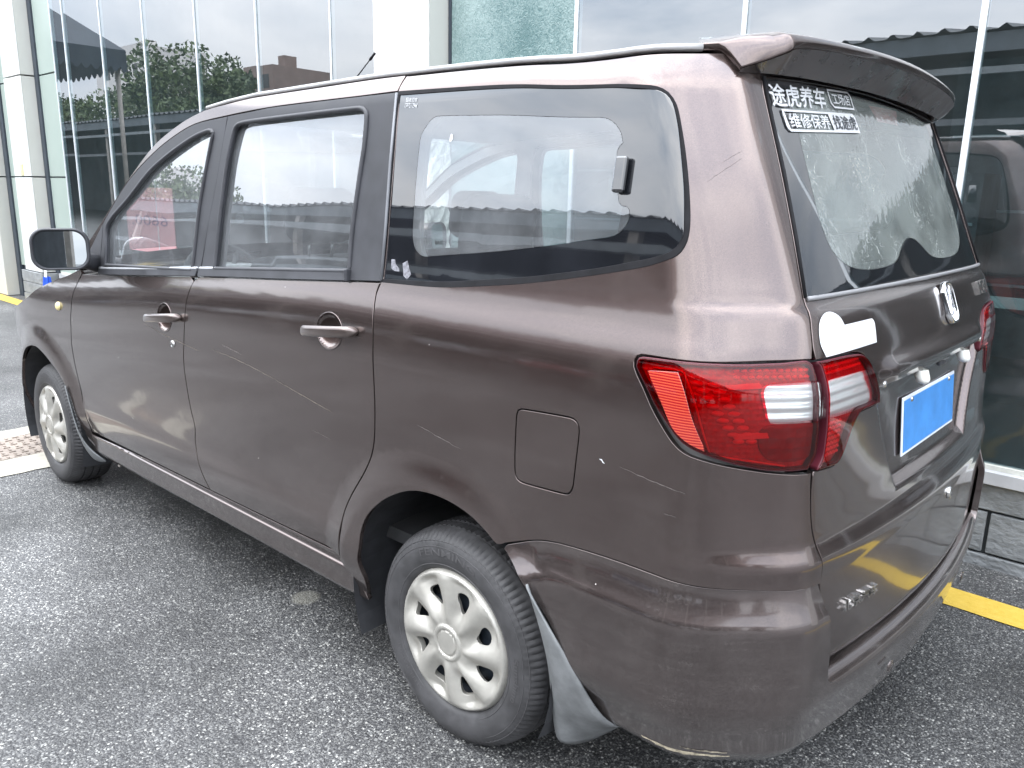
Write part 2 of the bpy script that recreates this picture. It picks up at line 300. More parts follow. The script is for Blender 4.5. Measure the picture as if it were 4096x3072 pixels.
Z={"seamA":[[2.2772,1.0553],[2.3007,1.0195],[2.323,0.9722],[2.3328,0.9021],[2.3448,0.8304],[2.3647,0.7238],[2.3626,0.6177],[2.3406,0.539],[2.3215,0.46],[2.3014,0.3877],[2.3085,0.3455]],"seamB":[[1.2437,1.13],[1.2682,1.113],[1.284,1.0784],[1.2956,1.0162],[1.3046,0.9404],[1.3233,0.842],[1.3245,0.7503],[1.3156,0.6586],[1.3001,0.5945],[1.3083,0.5385],[1.2913,0.4745],[1.263,0.3722]],"seamC":[[0.2695,1.1989],[0.2804,1.1911],[0.2871,1.1676],[0.2826,1.1314],[0.2745,1.0722],[0.2681,0.9542],[0.2662,0.8567],[0.2796,0.7628],[0.314,0.6868],[0.3786,0.5946],[0.412,0.5356],[0.4276,0.4753],[0.4399,0.4079]],"belt":[[2.0883,1.0702],[1.7074,1.0977],[1.2471,1.1322],[1.0235,1.1477],[0.7541,1.1646],[0.4178,1.188],[0.2717,1.198]],"farch":[[3.2624,0.2573],[3.0653,0.3618],[3.0387,0.437],[3.0252,0.5259],[2.9954,0.5865],[2.9493,0.6239],[2.8789,0.6495],[2.7979,0.6678],[2.7298,0.6716],[2.6634,0.653],[2.604,0.6244],[2.5331,0.5938],[2.4782,0.5521],[2.4355,0.5179],[2.4044,0.4866],[2.3625,0.4387],[2.3414,0.3809],[2.3518,0.3243],[2.3512,0.2786],[2.2982,0.2507]],"rarch":[[0.2645,0.3385],[0.3306,0.3255],[0.3522,0.3535],[0.3378,0.4478],[0.3293,0.5003],[0.2946,0.5599],[0.2335,0.6168],[0.1628,0.6601],[0.0963,0.686],[0.0269,0.6951],[-0.0391,0.6915],[-0.104,0.6773],[-0.1612,0.6536],[-0.2107,0.6281],[-0.2458,0.6066],[-0.2818,0.5754],[-0.3243,0.5356]],"light":[[-0.5736,1.1164],[-0.578,1.1227],[-0.5867,1.1255],[-0.6555,1.1278],[-0.7249,1.1297],[-0.7832,1.1302],[-0.8366,1.1323],[-0.882,1.1357],[-0.8952,1.1273],[-0.9023,1.1059],[-0.9054,1.0854],[-0.9121,1.0357],[-0.9181,1.0011],[-0.9183,0.9567],[-0.9022,0.9306],[-0.8616,0.9307],[-0.8193,0.934],[-0.7768,0.9445],[-0.7375,0.9581],[-0.7055,0.9694],[-0.6808,0.9826],[-0.6506,1.0086],[-0.6178,1.0412],[-0.5918,1.0751],[-0.5776,1.0962],[-0.572,1.107]],"light2":[[-0.8873,1.1355],[-0.9826,1.1342],[-1.0676,1.1291],[-1.0971,1.1233],[-1.1194,1.1121],[-1.1393,1.0899],[-1.1653,1.0556],[-1.1754,1.0409],[-1.1826,1.0159],[-1.0928,1.0156],[-1.0709,1.0091],[-1.0487,0.9874],[-1.0249,0.9508],[-1.0025,0.9298],[-0.988,0.9252],[-0.9084,0.9309],[-0.926,0.9554],[-0.9247,1.0001],[-0.9187,1.0349],[-0.9104,1.085],[-0.9071,1.1055],[-0.8997,1.127]],"qseal":[[0.298,1.671],[0.0391,1.6665],[-0.25,1.657],[-0.6222,1.6431],[-0.6982,1.6363],[-0.7233,1.6323],[-0.7417,1.6206],[-0.7511,1.5967],[-0.7512,1.5552],[-0.7476,1.4966],[-0.7399,1.4327],[-0.7305,1.3806],[-0.7195,1.3487],[-0.703,1.3265],[-0.6848,1.3149],[-0.6162,1.2936],[-0.4847,1.2697],[-0.2668,1.2398],[-0.0972,1.2207],[0.0624,1.204],[0.268,1.1928]],"qglass":[[0.2861,1.6647],[0.0367,1.6598],[-0.2519,1.6512],[-0.6213,1.6378],[-0.6973,1.6309],[-0.7192,1.6269],[-0.7354,1.6176],[-0.7433,1.5997],[-0.744,1.5611],[-0.739,1.5023],[-0.7313,1.4383],[-0.72,1.3803],[-0.7141,1.3571],[-0.705,1.3424],[-0.6876,1.3272],[-0.669,1.3189],[-0.6189,1.3055],[-0.4872,1.2807],[-0.2661,1.2514],[-0.095,1.2329],[0.0652,1.215],[0.2588,1.2048]],"qclear":[[0.139,1.604],[0.1601,1.5956],[0.1796,1.5759],[0.1902,1.5536],[0.1901,1.4664],[0.1825,1.3516],[0.1786,1.3171],[0.1664,1.2907],[0.1401,1.275],[0.1167,1.2735],[-0.0284,1.2894],[-0.2646,1.3141],[-0.4475,1.3349],[-0.5398,1.3464],[-0.568,1.3552],[-0.5925,1.3727],[-0.6026,1.3881],[-0.6045,1.4002],[-0.6,1.4061],[-0.5882,1.4068],[-0.5815,1.4133],[-0.5875,1.4607],[-0.6009,1.5129],[-0.6108,1.5234],[-0.6202,1.5294],[-0.6206,1.5462],[-0.6116,1.5651],[-0.5941,1.5767],[-0.5728,1.58],[-0.2565,1.5908],[0.0253,1.601]],"fmold":[[2.0201,1.103],[2.0358,1.1735],[2.0339,1.2734],[1.8445,1.383],[1.6848,1.4771],[1.5464,1.5333],[1.403,1.5795],[1.316,1.6009],[1.2489,1.6092],[1.2265,1.6009],[1.2341,1.5635],[1.2753,1.3694],[1.2933,1.1577]],"rmold":[[1.1384,1.1694],[1.1351,1.3035],[1.1163,1.5042],[1.0885,1.6047],[1.0689,1.6206],[1.0148,1.6267],[0.7807,1.6324],[0.4448,1.638],[0.4206,1.6322],[0.4088,1.6178],[0.4051,1.544],[0.4125,1.451],[0.4202,1.3092],[0.4172,1.2138]],"fglass":[[2.0244,1.1102],[1.9817,1.1696],[1.9205,1.2359],[1.8039,1.3368],[1.6768,1.4257],[1.5407,1.4962],[1.3982,1.5496],[1.3095,1.5736],[1.2449,1.5868],[1.2331,1.5745],[1.2645,1.4461],[1.2945,1.2973],[1.3066,1.1569]],"rglass":[[1.1097,1.1747],[1.1069,1.3051],[1.0813,1.5032],[1.0504,1.5811],[1.0219,1.6027],[0.927,1.6076],[0.6836,1.61],[0.4328,1.6118],[0.4224,1.609],[0.421,1.4973],[0.4192,1.3564],[0.4222,1.2183]],"bsout":[[2.0672,1.2929],[1.8881,1.4307],[1.6807,1.5353],[1.5155,1.5947],[1.36,1.6314],[1.1435,1.6489],[0.885,1.6613],[0.6073,1.6656],[0.2985,1.6696]],"bseam":[[1.141,1.6517],[1.1551,1.5842],[1.1841,1.4183],[1.2133,1.2946],[1.2282,1.1567]],"cpil":[[0.2972,1.6682],[0.2861,1.4966],[0.281,1.3387],[0.2719,1.1999]],"rclear":[[-1.1045,1.6083],[-1.1094,1.5848],[-1.098,1.5523],[-1.0811,1.4811],[-1.0655,1.4114],[-1.0653,1.3654],[-1.0892,1.3264],[-1.1341,1.3015],[-1.2007,1.2866],[-1.3061,1.2817],[-1.4773,1.2869],[-1.5539,1.3019],[-1.6452,1.3269],[-1.7504,1.3411],[-1.839,1.3315],[-1.8983,1.3094],[-1.9664,1.2914],[-2.0602,1.2879],[-2.1621,1.3008],[-2.2292,1.3327],[-2.2577,1.4011],[-2.2265,1.5321],[-2.2439,1.6519],[-2.2077,1.685],[-1.8431,1.6757],[-1.5877,1.6671],[-1.3438,1.6444],[-1.1705,1.6298]]}
PX0,PX1,PZ0,PZ1=5.98,6.98,.80,1.41
# ------------------------------------------------------------------ ground
def asphalt():
    m=bpy.data.materials.new('worn_asphalt'); m.use_nodes=True; nt=m.node_tree; L=nt.links.new; b=nt.nodes['Principled BSDF']
    tc=N(nt,'ShaderNodeTexCoord'); ob=tc.outputs['Object']
    wn=N(nt,'ShaderNodeTexNoise',ins={'Scale':60,'Detail':2}); L(ob,wn.inputs['Vector'])
    wm=N(nt,'ShaderNodeMix',data_type='VECTOR',ins={'Factor':.012}); L(ob,wm.inputs[4]); L(wn.outputs['Color'],wm.inputs[5])
    v=N(nt,'ShaderNodeTexVoronoi',ins={'Scale':135,'Randomness':1}); L(wm.outputs[1],v.inputs['Vector'])
    v2=N(nt,'ShaderNodeTexVoronoi',ins={'Scale':290}); L(wm.outputs[1],v2.inputs['Vector'])
    c=N(nt,'ShaderNodeSeparateColor'); L(v.outputs['Color'],c.inputs[0]); c2=N(nt,'ShaderNodeSeparateColor'); L(v2.outputs['Color'],c2.inputs[0])
    # stones: light grey chips in dark binder
    cr=N(nt,'ShaderNodeValToRGB'); e=cr.color_ramp.elements; e[0].position=0; e[0].color=(.022,.022,.024,1); e[1].position=1; e[1].color=(.40,.395,.37,1)
    q=e.new(.45); q.color=(.045,.045,.047,1); q=e.new(.80); q.color=(.17,.17,.167,1); L(c.outputs[0],cr.inputs[0])
    cr2=N(nt,'ShaderNodeValToRGB'); e=cr2.color_ramp.elements; e[0].color=(.02,.02,.021,1); e[1].color=(.17,.168,.16,1); q=e.new(.6); q.color=(.05,.05,.052,1); L(c2.outputs[0],cr2.inputs[0])
    ed=N(nt,'ShaderNodeMapRange',ins={'From Min':.55,'From Max':.30,'To Min':0,'To Max':1}); L(v.outputs['Distance'],ed.inputs[0])
    mx=N(nt,'ShaderNodeMix',data_type='RGBA'); L(ed.outputs[0],mx.inputs['Factor']); L(cr2.outputs[0],mx.inputs[6]); L(cr.outputs[0],mx.inputs[7])
    # broad wear: polished pale patches and darker oiled ones
    n=N(nt,'ShaderNodeTexNoise',ins={'Scale':1.15,'Detail':7,'Roughness':.6}); L(ob,n.inputs['Vector'])
    mr=N(nt,'ShaderNodeMapRange',ins={'From Min':.32,'From Max':.68,'To Min':.45,'To Max':1.6}); L(n.outputs['Fac'],mr.inputs[0])
    ml=N(nt,'ShaderNodeVectorMath',operation='SCALE'); L(mx.outputs[2],ml.inputs[0]); L(mr.outputs[0],ml.inputs['Scale'])
    # one pale round stain near the car
    gp=N(nt,'ShaderNodeVectorMath',operation='DISTANCE'); gp.inputs[1].default_value=STAIN; L(wm.outputs[1],gp.inputs[0])
    gm=N(nt,'ShaderNodeMapRange',ins={'From Min':.058,'From Max':.040,'To Min':0,'To Max':.6}); L(gp.outputs['Value'],gm.inputs[0])
    m3=N(nt,'ShaderNodeMix',data_type='RGBA'); m3.inputs[7].default_value=(.3,.29,.25,1); L(gm.outputs[0],m3.inputs['Factor']); L(ml.outputs[0],m3.inputs[6])
    L(m3.outputs[2],b.inputs['Base Color'])
    b.inputs['Roughness'].default_value=.5
    h=N(nt,'ShaderNodeMath',operation='MULTIPLY_ADD',ins={1:-1.0,2:1}); L(v.outputs['Distance'],h.inputs[0])
    h2=N(nt,'ShaderNodeMath',operation='MULTIPLY_ADD',ins={1:.8}); L(c.outputs[1],h2.inputs[0]); L(h.outputs[0],h2.inputs[2])
    h3=N(nt,'ShaderNodeMath',operation='MULTIPLY_ADD',ins={1:-.5}); L(v2.outputs['Distance'],h3.inputs[0]); L(h2.outputs[0],h3.inputs[2])
    bp=N(nt,'ShaderNodeBump',ins={'Strength':.75,'Distance':.003}); L(h3.outputs[0],bp.inputs['Height']); L(bp.outputs[0],b.inputs['Normal'])
    return m
STAIN=(.921,.683,0)
g=MB().add([(-60,-60,0),(90,-60,0),(90,90,0),(-60,90,0)],[(0,1,2,3)]).build('ground',asphalt()); g['kind']='structure'
def sheet(name,pts,z,m,kind='structure',wob=0,nn=40):
    # strip between two edges, with slightly uneven borders
    (a0,a1),(b0,b1)=pts; V=[];F=[]
    for i in range(nn+1):
        t=i/nn
        p=[a0[0]+(a1[0]-a0[0])*t,a0[1]+(a1[1]-a0[1])*t]; q=[b0[0]+(b1[0]-b0[0])*t,b0[1]+(b1[1]-b0[1])*t]
        for w in (p,q): w[0]+=random.uniform(-wob,wob); w[1]+=random.uniform(-wob,wob)
        V+=[(p[0],p[1],z),(q[0],q[1],z)]
    F=[(2*i,2*i+1,2*i+3,2*i+2) for i in range(nn)]
    o=mesh(name,V,F,m); o['kind']=kind; return o
def yellow():
    m=mat('yellow_road_paint',(.52,.35,.045),.6); nt=m.node_tree; b=nt.nodes['Principled BSDF']; L=nt.links.new
    tc=N(nt,'ShaderNodeTexCoord'); n=N(nt,'ShaderNodeTexNoise',ins={'Scale':28,'Detail':8,'Roughness':.75}); L(tc.outputs['Object'],n.inputs['Vector'])
    v=N(nt,'ShaderNodeTexVoronoi',ins={'Scale':130}); L(tc.outputs['Object'],v.inputs['Vector'])
    cr=N(nt,'ShaderNodeValToRGB'); e=cr.color_ramp.elements; e[0].position=.30; e[0].color=(.07,.065,.05,1); e[1].position=.36; e[1].color=(.50,.335,.04,1); q=e.new(.62); q.color=(.56,.39,.07,1)
    L(n.outputs['Fac'],cr.inputs[0]); L(cr.outputs[0],b.inputs['Base Color'])
    bp=N(nt,'ShaderNodeBump',ins={'Strength':.5,'Distance':.002}); L(v.outputs['Distance'],bp.inputs['Height']); L(bp.outputs[0],b.inputs['Normal']); return m
YEL=yellow()
sheet('bay_line',(((-2.55,-.872),(12.5,-1.03)),((-2.55,-1.03),(12.5,-1.205))),.004,YEL,wob=.0025,nn=220)
sheet('bay_line',(((-2.40,.35),(-2.40,-.868)),((-2.55,.35),(-2.55,-.868))),.004,YEL,wob=.0025,nn=40)
CONC=noisy(mat('old_concrete',(.36,.34,.29),.85),5,.3,bump=.5,bscale=70); 
IRON=noisy(mat('rusty_cast_iron',(.24,.20,.17),.7),7,.35,bump=.2,bscale=80)
# trench drain across the lane, in front of the car
sheet('drain_border',(((3.03,1.7),(3.03,-1.3)),((3.30,1.7),(3.30,-1.3))),.004,CONC,wob=.006)
sheet('drain_border',(((3.72,1.7),(3.72,-1.3)),((3.88,1.7),(3.88,-1.3))),.004,CONC,wob=.012)
bp_=MB().box((3.30,-1.3,-.06),(3.72,1.7,-.02)).build('drain_channel',DARK); bp_['kind']='structure'
for k in range(6):
    y0=-1.3+k*.4875; t=empty('drain_cover',(3.51,y0+.243,0),0,['pale iron drain cover plate with raised crosses, beside the front wheel','rusty iron drain cover plate across the lane near the front wheel'][k%2] if False else None,'drain cover','iron drain covers across the lane ahead of the minivan')
    t['label']='rusty cast iron drain cover with raised tread in the trench across the lane'
    a=MB().box((-.205,-.24,-.015),(.205,.24,.004)); a.build('plate',IRON,t)
    tr=MB()
    for i in range(9):
        for j in range(10):
            x=-.18+i*.045; y=-.215+j*.048; w=.016 if (i+j)%2 else .005; h=.005 if (i+j)%2 else .016
            tr.box((x-w,y-h,.004),(x+w,y+h,.009))
    tr.build('tread',IRON,t,kind='stuff')
# ------------------------------------------------------------------ showroom beside the car (facade on y=-1.36)
FY=-1.36
WHITE=noisy(mat('white_cladding',(.66,.66,.64),.35),3,.04); OFFW=noisy(mat('ivory_cladding',(.50,.50,.465),.4),3,.04); PALEG=noisy(mat('pale_green_cladding',(.31,.37,.335),.3),3,.04)
ALU=noisy(mat('aluminium_mullion',(.70,.74,.77),.35,.3),10,.08); DGREY=noisy(mat('dark_joint',(.035,.045,.06),.5),8,.2)
SILL=noisy(mat('pale_stone_sill',(.40,.405,.42),.6),9,.12); MORTAR=mat('dark_mortar',(.035,.04,.042),.9)
BLOCK=noisy(mat('grey_split_stone',(.21,.22,.225),.8),7,.22,bump=.9,bscale=26,bdist=.012,stretch=(1,1,1.6))
FGLASS=sheen_glass('showroom_glass',(.40,.52,.54),.42,.225,bump=.02,bscale=1.2,dust=.05,dcol=(.35,.4,.4))
def frosted():
    m=bpy.data.materials.new('rippled_film_glass'); m.use_nodes=True; nt=m.node_tree; b=nt.nodes['Principled BSDF']; L=nt.links.new
    tc=N(nt,'ShaderNodeTexCoord'); ob=tc.outputs['Object']
    n=N(nt,'ShaderNodeTexNoise',ins={'Scale':1.6,'Detail':5}); L(ob,n.inputs['Vector']); n2=N(nt,'ShaderNodeTexNoise',ins={'Scale':55,'Detail':3,'Distortion':1.5}); L(ob,n2.inputs['Vector'])
    ad=N(nt,'ShaderNodeMath',operation='MULTIPLY_ADD',ins={1:.55}); L(n2.outputs['Fac'],ad.inputs[0]); L(n.outputs['Fac'],ad.inputs[2])
    cr=N(nt,'ShaderNodeValToRGB'); e=cr.color_ramp.elements; e[0].position=.62; e[0].color=(.07,.135,.135,1); e[1].position=.95; e[1].color=(.25,.33,.32,1); L(ad.outputs[0],cr.inputs[0]); L(cr.outputs[0],b.inputs['Base Color'])
    b.inputs['Roughness'].default_value=.2; b.inputs['Specular IOR Level'].default_value=.5
    bp=N(nt,'ShaderNodeBump',ins={'Strength':.55,'Distance':.006}); L(n2.outputs['Fac'],bp.inputs['Height']); L(bp.outputs[0],b.inputs['Normal']); return m
FROST=frosted()
B=empty('showroom_building',(3,FY,0),0,'glass fronted showroom with white columns beside the parked minivan','building')
def wpart(o): o.parent=B; o.matrix_parent_inverse=Matrix.Translation((-3,-FY,0)); return o
def bbox(name,a,b,m,bevel=0): return wpart(MB().box(a,b).build(name,m,None,bevel=bevel))
HT=6.2
mull=[-4.27,-3.33,-2.39,-1.45,-.51,.444,1.384,2.318]; mull2=[2.85,3.499,4.432,5.362,6.313,7.224,8.132,8.456]
for s in (mull,mull2):
    for i in range(len(s)-1):
        a,b=s[i]+.006,s[i+1]-.006; fr=abs(a-1.39)<.02
        tilt=random.uniform(-.0022,.0022); tz=random.uniform(-.0012,.0012)
        V=[(a,FY+tilt,.425),(b,FY-tilt,.425),(b,FY-tilt+tz*4,HT),(a,FY+tilt+tz*4,HT),(a,FY+tilt-.012,.425),(b,FY-tilt-.012,.425),(b,FY-tilt+tz*4-.012,HT),(a,FY+tilt+tz*4-.012,HT)]
        o=mesh('glass_pane',V,[(3,2,1,0)] if not fr else [(3,2,1,0),(6,7,4,5)],FROST if fr else FGLASS); wpart(o)
        if fr: o['label']='rippled frosted pane'
for x in mull[:-1]+mull2[1:-1]:
    bbox('mullion',(x-(.011 if x<2 else .008),FY-.03,.43),(x+(.011 if x<2 else .008),FY+.009,HT),ALU)
for (x,w) in ((2.325,.02),(8.47,.02),(2.86,.012)): bbox('mullion',(x-w/2,FY-.03,.43),(x+w/2,FY+.006,HT),DGREY if x<8 else ALU)
# column with side and front cladding
bbox('column',(2.341,FY-.02,0),(2.845,-1.212,HT+.3),OFFW)
bbox('column_front',(2.343,-1.21,0),(2.843,-1.20,HT+.3),WHITE)
# crinkled plastic wrap round the lower column
def wrap():
    m=mat('milky_plastic_wrap',(.80,.79,.73),.3); nt=m.node_tree; b=nt.nodes['Principled BSDF']; L=nt.links.new
    tc=N(nt,'ShaderNodeTexCoord'); mp=N(nt,'ShaderNodeMapping'); mp.inputs['Scale'].default_value=(9,9,2.2); L(tc.outputs['Object'],mp.inputs[0])
    n=N(nt,'ShaderNodeTexNoise',ins={'Scale':2.4,'Detail':5,'Distortion':1.6}); L(mp.outputs[0],n.inputs['Vector']); bp=N(nt,'ShaderNodeBump',ins={'Strength':1,'Distance':.03}); L(n.outputs['Fac'],bp.inputs['Height']); L(bp.outputs[0],b.inputs['Normal']); return m
def wf(a,b):
    # goes round the corner of the column
    per=[(2.334,-1.352),(2.334,-1.195),(2.60,-1.192)]; L1=.157; L=.157+.266; s=a*L
    if s<L1: x,y=per[0][0],per[0][1]+s; nx,ny=-1,0
    else: x,y=2.334+(s-L1),-1.195; nx,ny=0,1
    d=.012+.014*math.sin(b*37+a*11)*math.sin(a*19+b*13)+.007*math.sin(b*90+a*40)
    return (x+nx*d,y+ny*d,.42+b*1.5)
wpart(MB().grid(wf,np.linspace(0,1,36),np.linspace(0,1,110)).build('plastic_wrap',wrap(),None,smooth=True))
# far columns and panels: pale green panel, dark joint, ivory side, white front
def seams(x0,x1,y0,y1,m,name,zs):
    for a,b in zip(zs[:-1],zs[1:]): bbox(name,(x0,y0,a+.008),(x1,y1,b-.008),m,bevel=.002)
bbox('cladding_backing',(8.49,FY-.06,0),(11.9,FY-.022,HT+.3),DGREY)
seams(8.482,8.95,FY-.02,FY+.004,PALEG,'cladding_panel',(.40,1.50,2.60,3.70,4.9,HT+.3))
bbox('joint',(8.96,FY-.02,.4),(9.06,FY+.02,HT+.3),DGREY)
seams(9.07,9.62,FY-.02,-1.21,OFFW,'column_panel',(.40,1.50,2.60,3.70,4.9,HT+.3))
seams(9.072,9.618,-1.208,-1.198,WHITE,'column_panel',(.40,1.50,2.60,3.70,4.9,HT+.3))
seams(9.66,10.28,FY-.02,FY+.002,PALEG,'cladding_panel',(.40,1.50,2.60,3.70,4.9,HT+.3))
bbox('joint',(10.29,FY-.02,.0),(10.42,FY+.02,HT+.3),DGREY)
seams(10.43,10.95,FY-.02,-1.20,OFFW,'column_panel',(.0,1.50,2.60,3.70,4.9,HT+.3))
seams(10.97,11.8,FY-.02,-1.19,WHITE,'column_panel',(.0,1.50,2.60,3.70,4.9,HT+.3))
bbox('switch_box',(9.30,-1.197,1.515),(9.37,-1.185,1.64),noisy(mat('notice_plate',(.66,.62,.35),.5),20,.2))
# sill and stone base courses
for (x0,x1) in ((-4.3,2.33),(2.86,8.9)):
    n=int(round((x1-x0)/1.1))
    for k in range(n):
        a=x0+(x1-x0)*k/n; b=x0+(x1-x0)*(k+1)/n
        bbox('sill_stone',(a+.002,FY-.10,.352),(b-.002,FY+.045,.405),SILL,bevel=.003)
    bbox('glazing_channel',(x0,FY-.02,.4055),(x1,FY+.016,.424),noisy(mat('pale_channel',(.55,.55,.5),.5),9,.2))
bbox('stone_backing',(-4.4,FY-.12,-.05),(10.35,FY-.008,.349),MORTAR)
for c,(z0,z1) in enumerate(((.238,.349),(.060,.228),(-.02,.050))):
    x=-4.3-c*.27
    while x<10.3:
        w=.54
        if x+w>-4.3 and x+w<10.36:
            j=random.uniform(-.002,.004)
            if not (2.33<x+w/2<2.86): bbox('stone_block',(max(x,-4.3)+.007,FY-.007,z0),(x+w-.007,FY+.014+j,z1),BLOCK,bevel=.004)
        x+=w
# protruding plinth of grey blocks at the far column
for c in range(3):
    z0=.003+c*.135
    bbox('plinth_block',(9.018,-1.19,z0),(9.66,-1.165,z0+.127),BLOCK,bevel=.004)
    bbox('plinth_block',(8.985,-1.34,z0),(9.012,-1.165,z0+.127),BLOCK,bevel=.004)
# room behind the glass
ROOMW=noisy(mat('showroom_wall',(.10,.125,.13),.8),1.2,.3); ROOMF=mat('showroom_floor',(.12,.13,.13),.25); ROOMC=noisy(mat('showroom_ceiling',(.34,.36,.38),.8),2,.1)
bbox('room_floor',(-6,-9,.02),(8.9,FY-.13,.06),ROOMF); bbox('room_back_wall',(-6,-9.1,.02),(11.9,-9,HT),ROOMW); bbox('room_side_wall',(8.9,-9,.02),(9.0,FY-.07,HT),ROOMW); bbox('room_side_wall',(-6.1,-9,.02),(-6,FY-.05,HT),ROOMW)
bbox('ceiling',(-6,-9,4.4),(8.9,FY-.35,4.5),ROOMC); bbox('roof',(-6.2,-9.3,HT+.3),(12,FY+.12,HT+.7),WHITE); bbox('facade_band',(-6.2,FY-.1,HT),(12,FY+.05,HT+.3),WHITE); bbox('facade_end',(-6.2,FY-.1,0),(-4.31,FY+.02,HT),WHITE)
LAMP=mat('lit_lamp',(1,1,1)); b_=LAMP.node_tree.nodes['Principled BSDF']; b_.inputs['Emission Color'].default_value=(1,1,.97,1); b_.inputs['Emission Strength'].default_value=14
for (x,y,l) in ((6.6,-3.6,1.2),(9.0-.5,-5.4,.5),(5.3,-4.6,.16),(4.6,-3.3,.16),(3.4,-6,.16),(2,-4.5,.16),(-.5,-5,.16)):
    bbox('ceiling_lamp',(x-l/2,y-.05,4.36),(x+l/2,y+.05,4.398),LAMP)
# dim display stands and shelving give the glass something to look through to
for k,(x,y,w,h) in enumerate(((6.6,-4.5,1.2,1.1),(4.6,-6,1.8,2.2),(1.0,-5.5,1.5,1.6),(-1.6,-3.6,1.1,.9),(-.3,-6.5,2.2,2.6))):
    t=empty('display_cabinet',(x,y,.06),0,['low dark cabinet behind the far glass panes','tall dark shelving behind the middle of the showroom','dark counter inside behind the frosted pane','small pale counter inside the glass near the minivan tail','tall dark shelving inside behind the minivan tail'][k],'cabinet')
    MB().box((-w/2,-.3,0),(w/2,.3,h)).build('carcass',noisy(mat('cabinet_grey',(.13,.15,.16),.6),4,.3),t)
    for q in range(1,4): MB().box((-w/2+.03,.301,h*q/4-.012),(w/2-.03,.32,h*q/4+.012)).build('shelf',ALU,t)
bbox('guide_rail',(-4.3,-2.2,.95),(2.2,-2.16,1.0),noisy(mat('pale_rail',(.5,.52,.5),.5),4,.2))
# mop leaning by the plinth
t=empty('mop',(8.62,-1.10,0),0,'mop with white handle and blue cloth leaning at the grey plinth behind the fender','mop')
MB().tube([(0,.05,.02),(.05,-.02,.62)],.013,8).build('handle',mat('white_plastic_pole',(.75,.75,.72),.4),t,smooth=True)
cl=MB()
def clf(a,b):
    an=a*2*math.pi; rr=.05+.055*b+.012*math.sin(an*5+b*3); return (.02+rr*math.cos(an)*.9,.0+rr*.6*math.sin(an),.40-b*.34)
cl.grid(clf,np.linspace(0,1,41),np.linspace(0,1,14)); cl.build('cloth',noisy(mat('blue_cloth',(.015,.08,.55),.85),14,.3,bump=.3,bscale=60),t,smooth=True)
# red mat and door threshold beyond the last column
o=MB().box((11.9,-3.2,.0),(14.5,-1.45,.03)).build('doorstep',noisy(mat('beige_step',(.5,.43,.36),.7),5,.1)); o['kind']='structure'
o=MB().box((12.3,-2.9,.03),(14.4,-1.8,.9)).build('counter',noisy(mat('red_counter',(.32,.03,.06),.6),5,.2)); tag(o,'dark red counter standing beyond the last white column','counter')
o=MB().box((11.9,-1.75,.0),(40,-1.6,5)).build('neighbour_wall',noisy(mat('grey_wall',(.42,.44,.45),.7),1,.1)); tag(o,'plain grey wall continuing past the showroom columns','wall')
ps=empty('window_poster',(6.9,FY+.008,1.1),0,'pink paper poster taped to the showroom glass, its figures reversed','poster')
MB().box((PX0-6.9,-.004,PZ0-1.1),(PX1-6.9,0,PZ1-1.1)).build('paper',mat('pink_poster',(.80,.36,.38),.6),ps)
# ------------------------------------------------------------------ across the lane: open car shed, parked cars, trees, blocks of flats
ROOF=noisy(mat('dark_corrugated_roof',(.035,.042,.05),.55),2,.25); SHEDW=noisy(mat('shed_dark_wall',(.045,.052,.06),.8),1.5,.4); STEELP=noisy(mat('shed_post',(.33,.30,.27),.6),4,.2)
S=empty('car_shed',(2,9.6,0),0,'long dark open car shed with corrugated roof across the lane','shed')
def spart(o): o.parent=S; o.matrix_parent_inverse=Matrix.Translation((-2,-9.6,0)); return o
EY=9.6; EZ=3.98
V=[];F=[]; xs=np.arange(-30,110,.05); sh=lambda x:(.5+.5*math.cos(x/.38*2*math.pi))**4
for x in xs:
    z=.075*sh(x)+.012*math.sin(x*1.1); V+=[(x,EY,EZ+z),(x,EY+5.5,EZ+.75+z)]
F=[(2*i,2*i+2,2*i+3,2*i+1) for i in range(len(xs)-1)]
spart(mesh('roof_sheet',V,F,ROOF))
spart(MB().box((-30,EY+.06,EZ-.30),(110,EY+.10,EZ-.02)).build('fascia',noisy(mat('fascia_grey',(.10,.12,.135),.6),3,.2)))
spart(MB().box((-30,EY+.02,EZ-.62),(110,EY+.09,EZ-.52)).build('eave_beam',noisy(mat('pale_beam',(.20,.22,.23),.6),3,.2)))
spart(MB().box((-30,EY+.3,2.62),(110,EY+.36,2.72)).build('tie_beam',noisy(mat('pale_beam',(.13,.14,.15),.6),3,.2)))
spart(MB().box((-30,EY+5.4,0),(110,EY+5.5,EZ+.7)).build('back_wall',SHEDW))
for i,x in enumerate(np.arange(-28,108,4.8)): spart(MB().box((x-.09,EY+.12,0),(x+.09,EY+.28,EZ)).build('post',STEELP))
def body_prof(k):
    sed=[(-2.2,.35),(-2.25,.75),(-2.1,.98),(-1.5,1.02),(-.95,1.40),(.45,1.42),(1.15,1.0),(2.0,.85),(2.22,.65),(2.2,.35)]
    suv=[(-2.2,.35),(-2.25,.85),(-2.2,1.1),(-1.95,1.62),(.35,1.66),(1.1,1.12),(2.0,1.0),(2.2,.8),(2.2,.35)]
    return suv if k else sed
WG=mat('parked_car_window',(.01,.012,.015),.05)
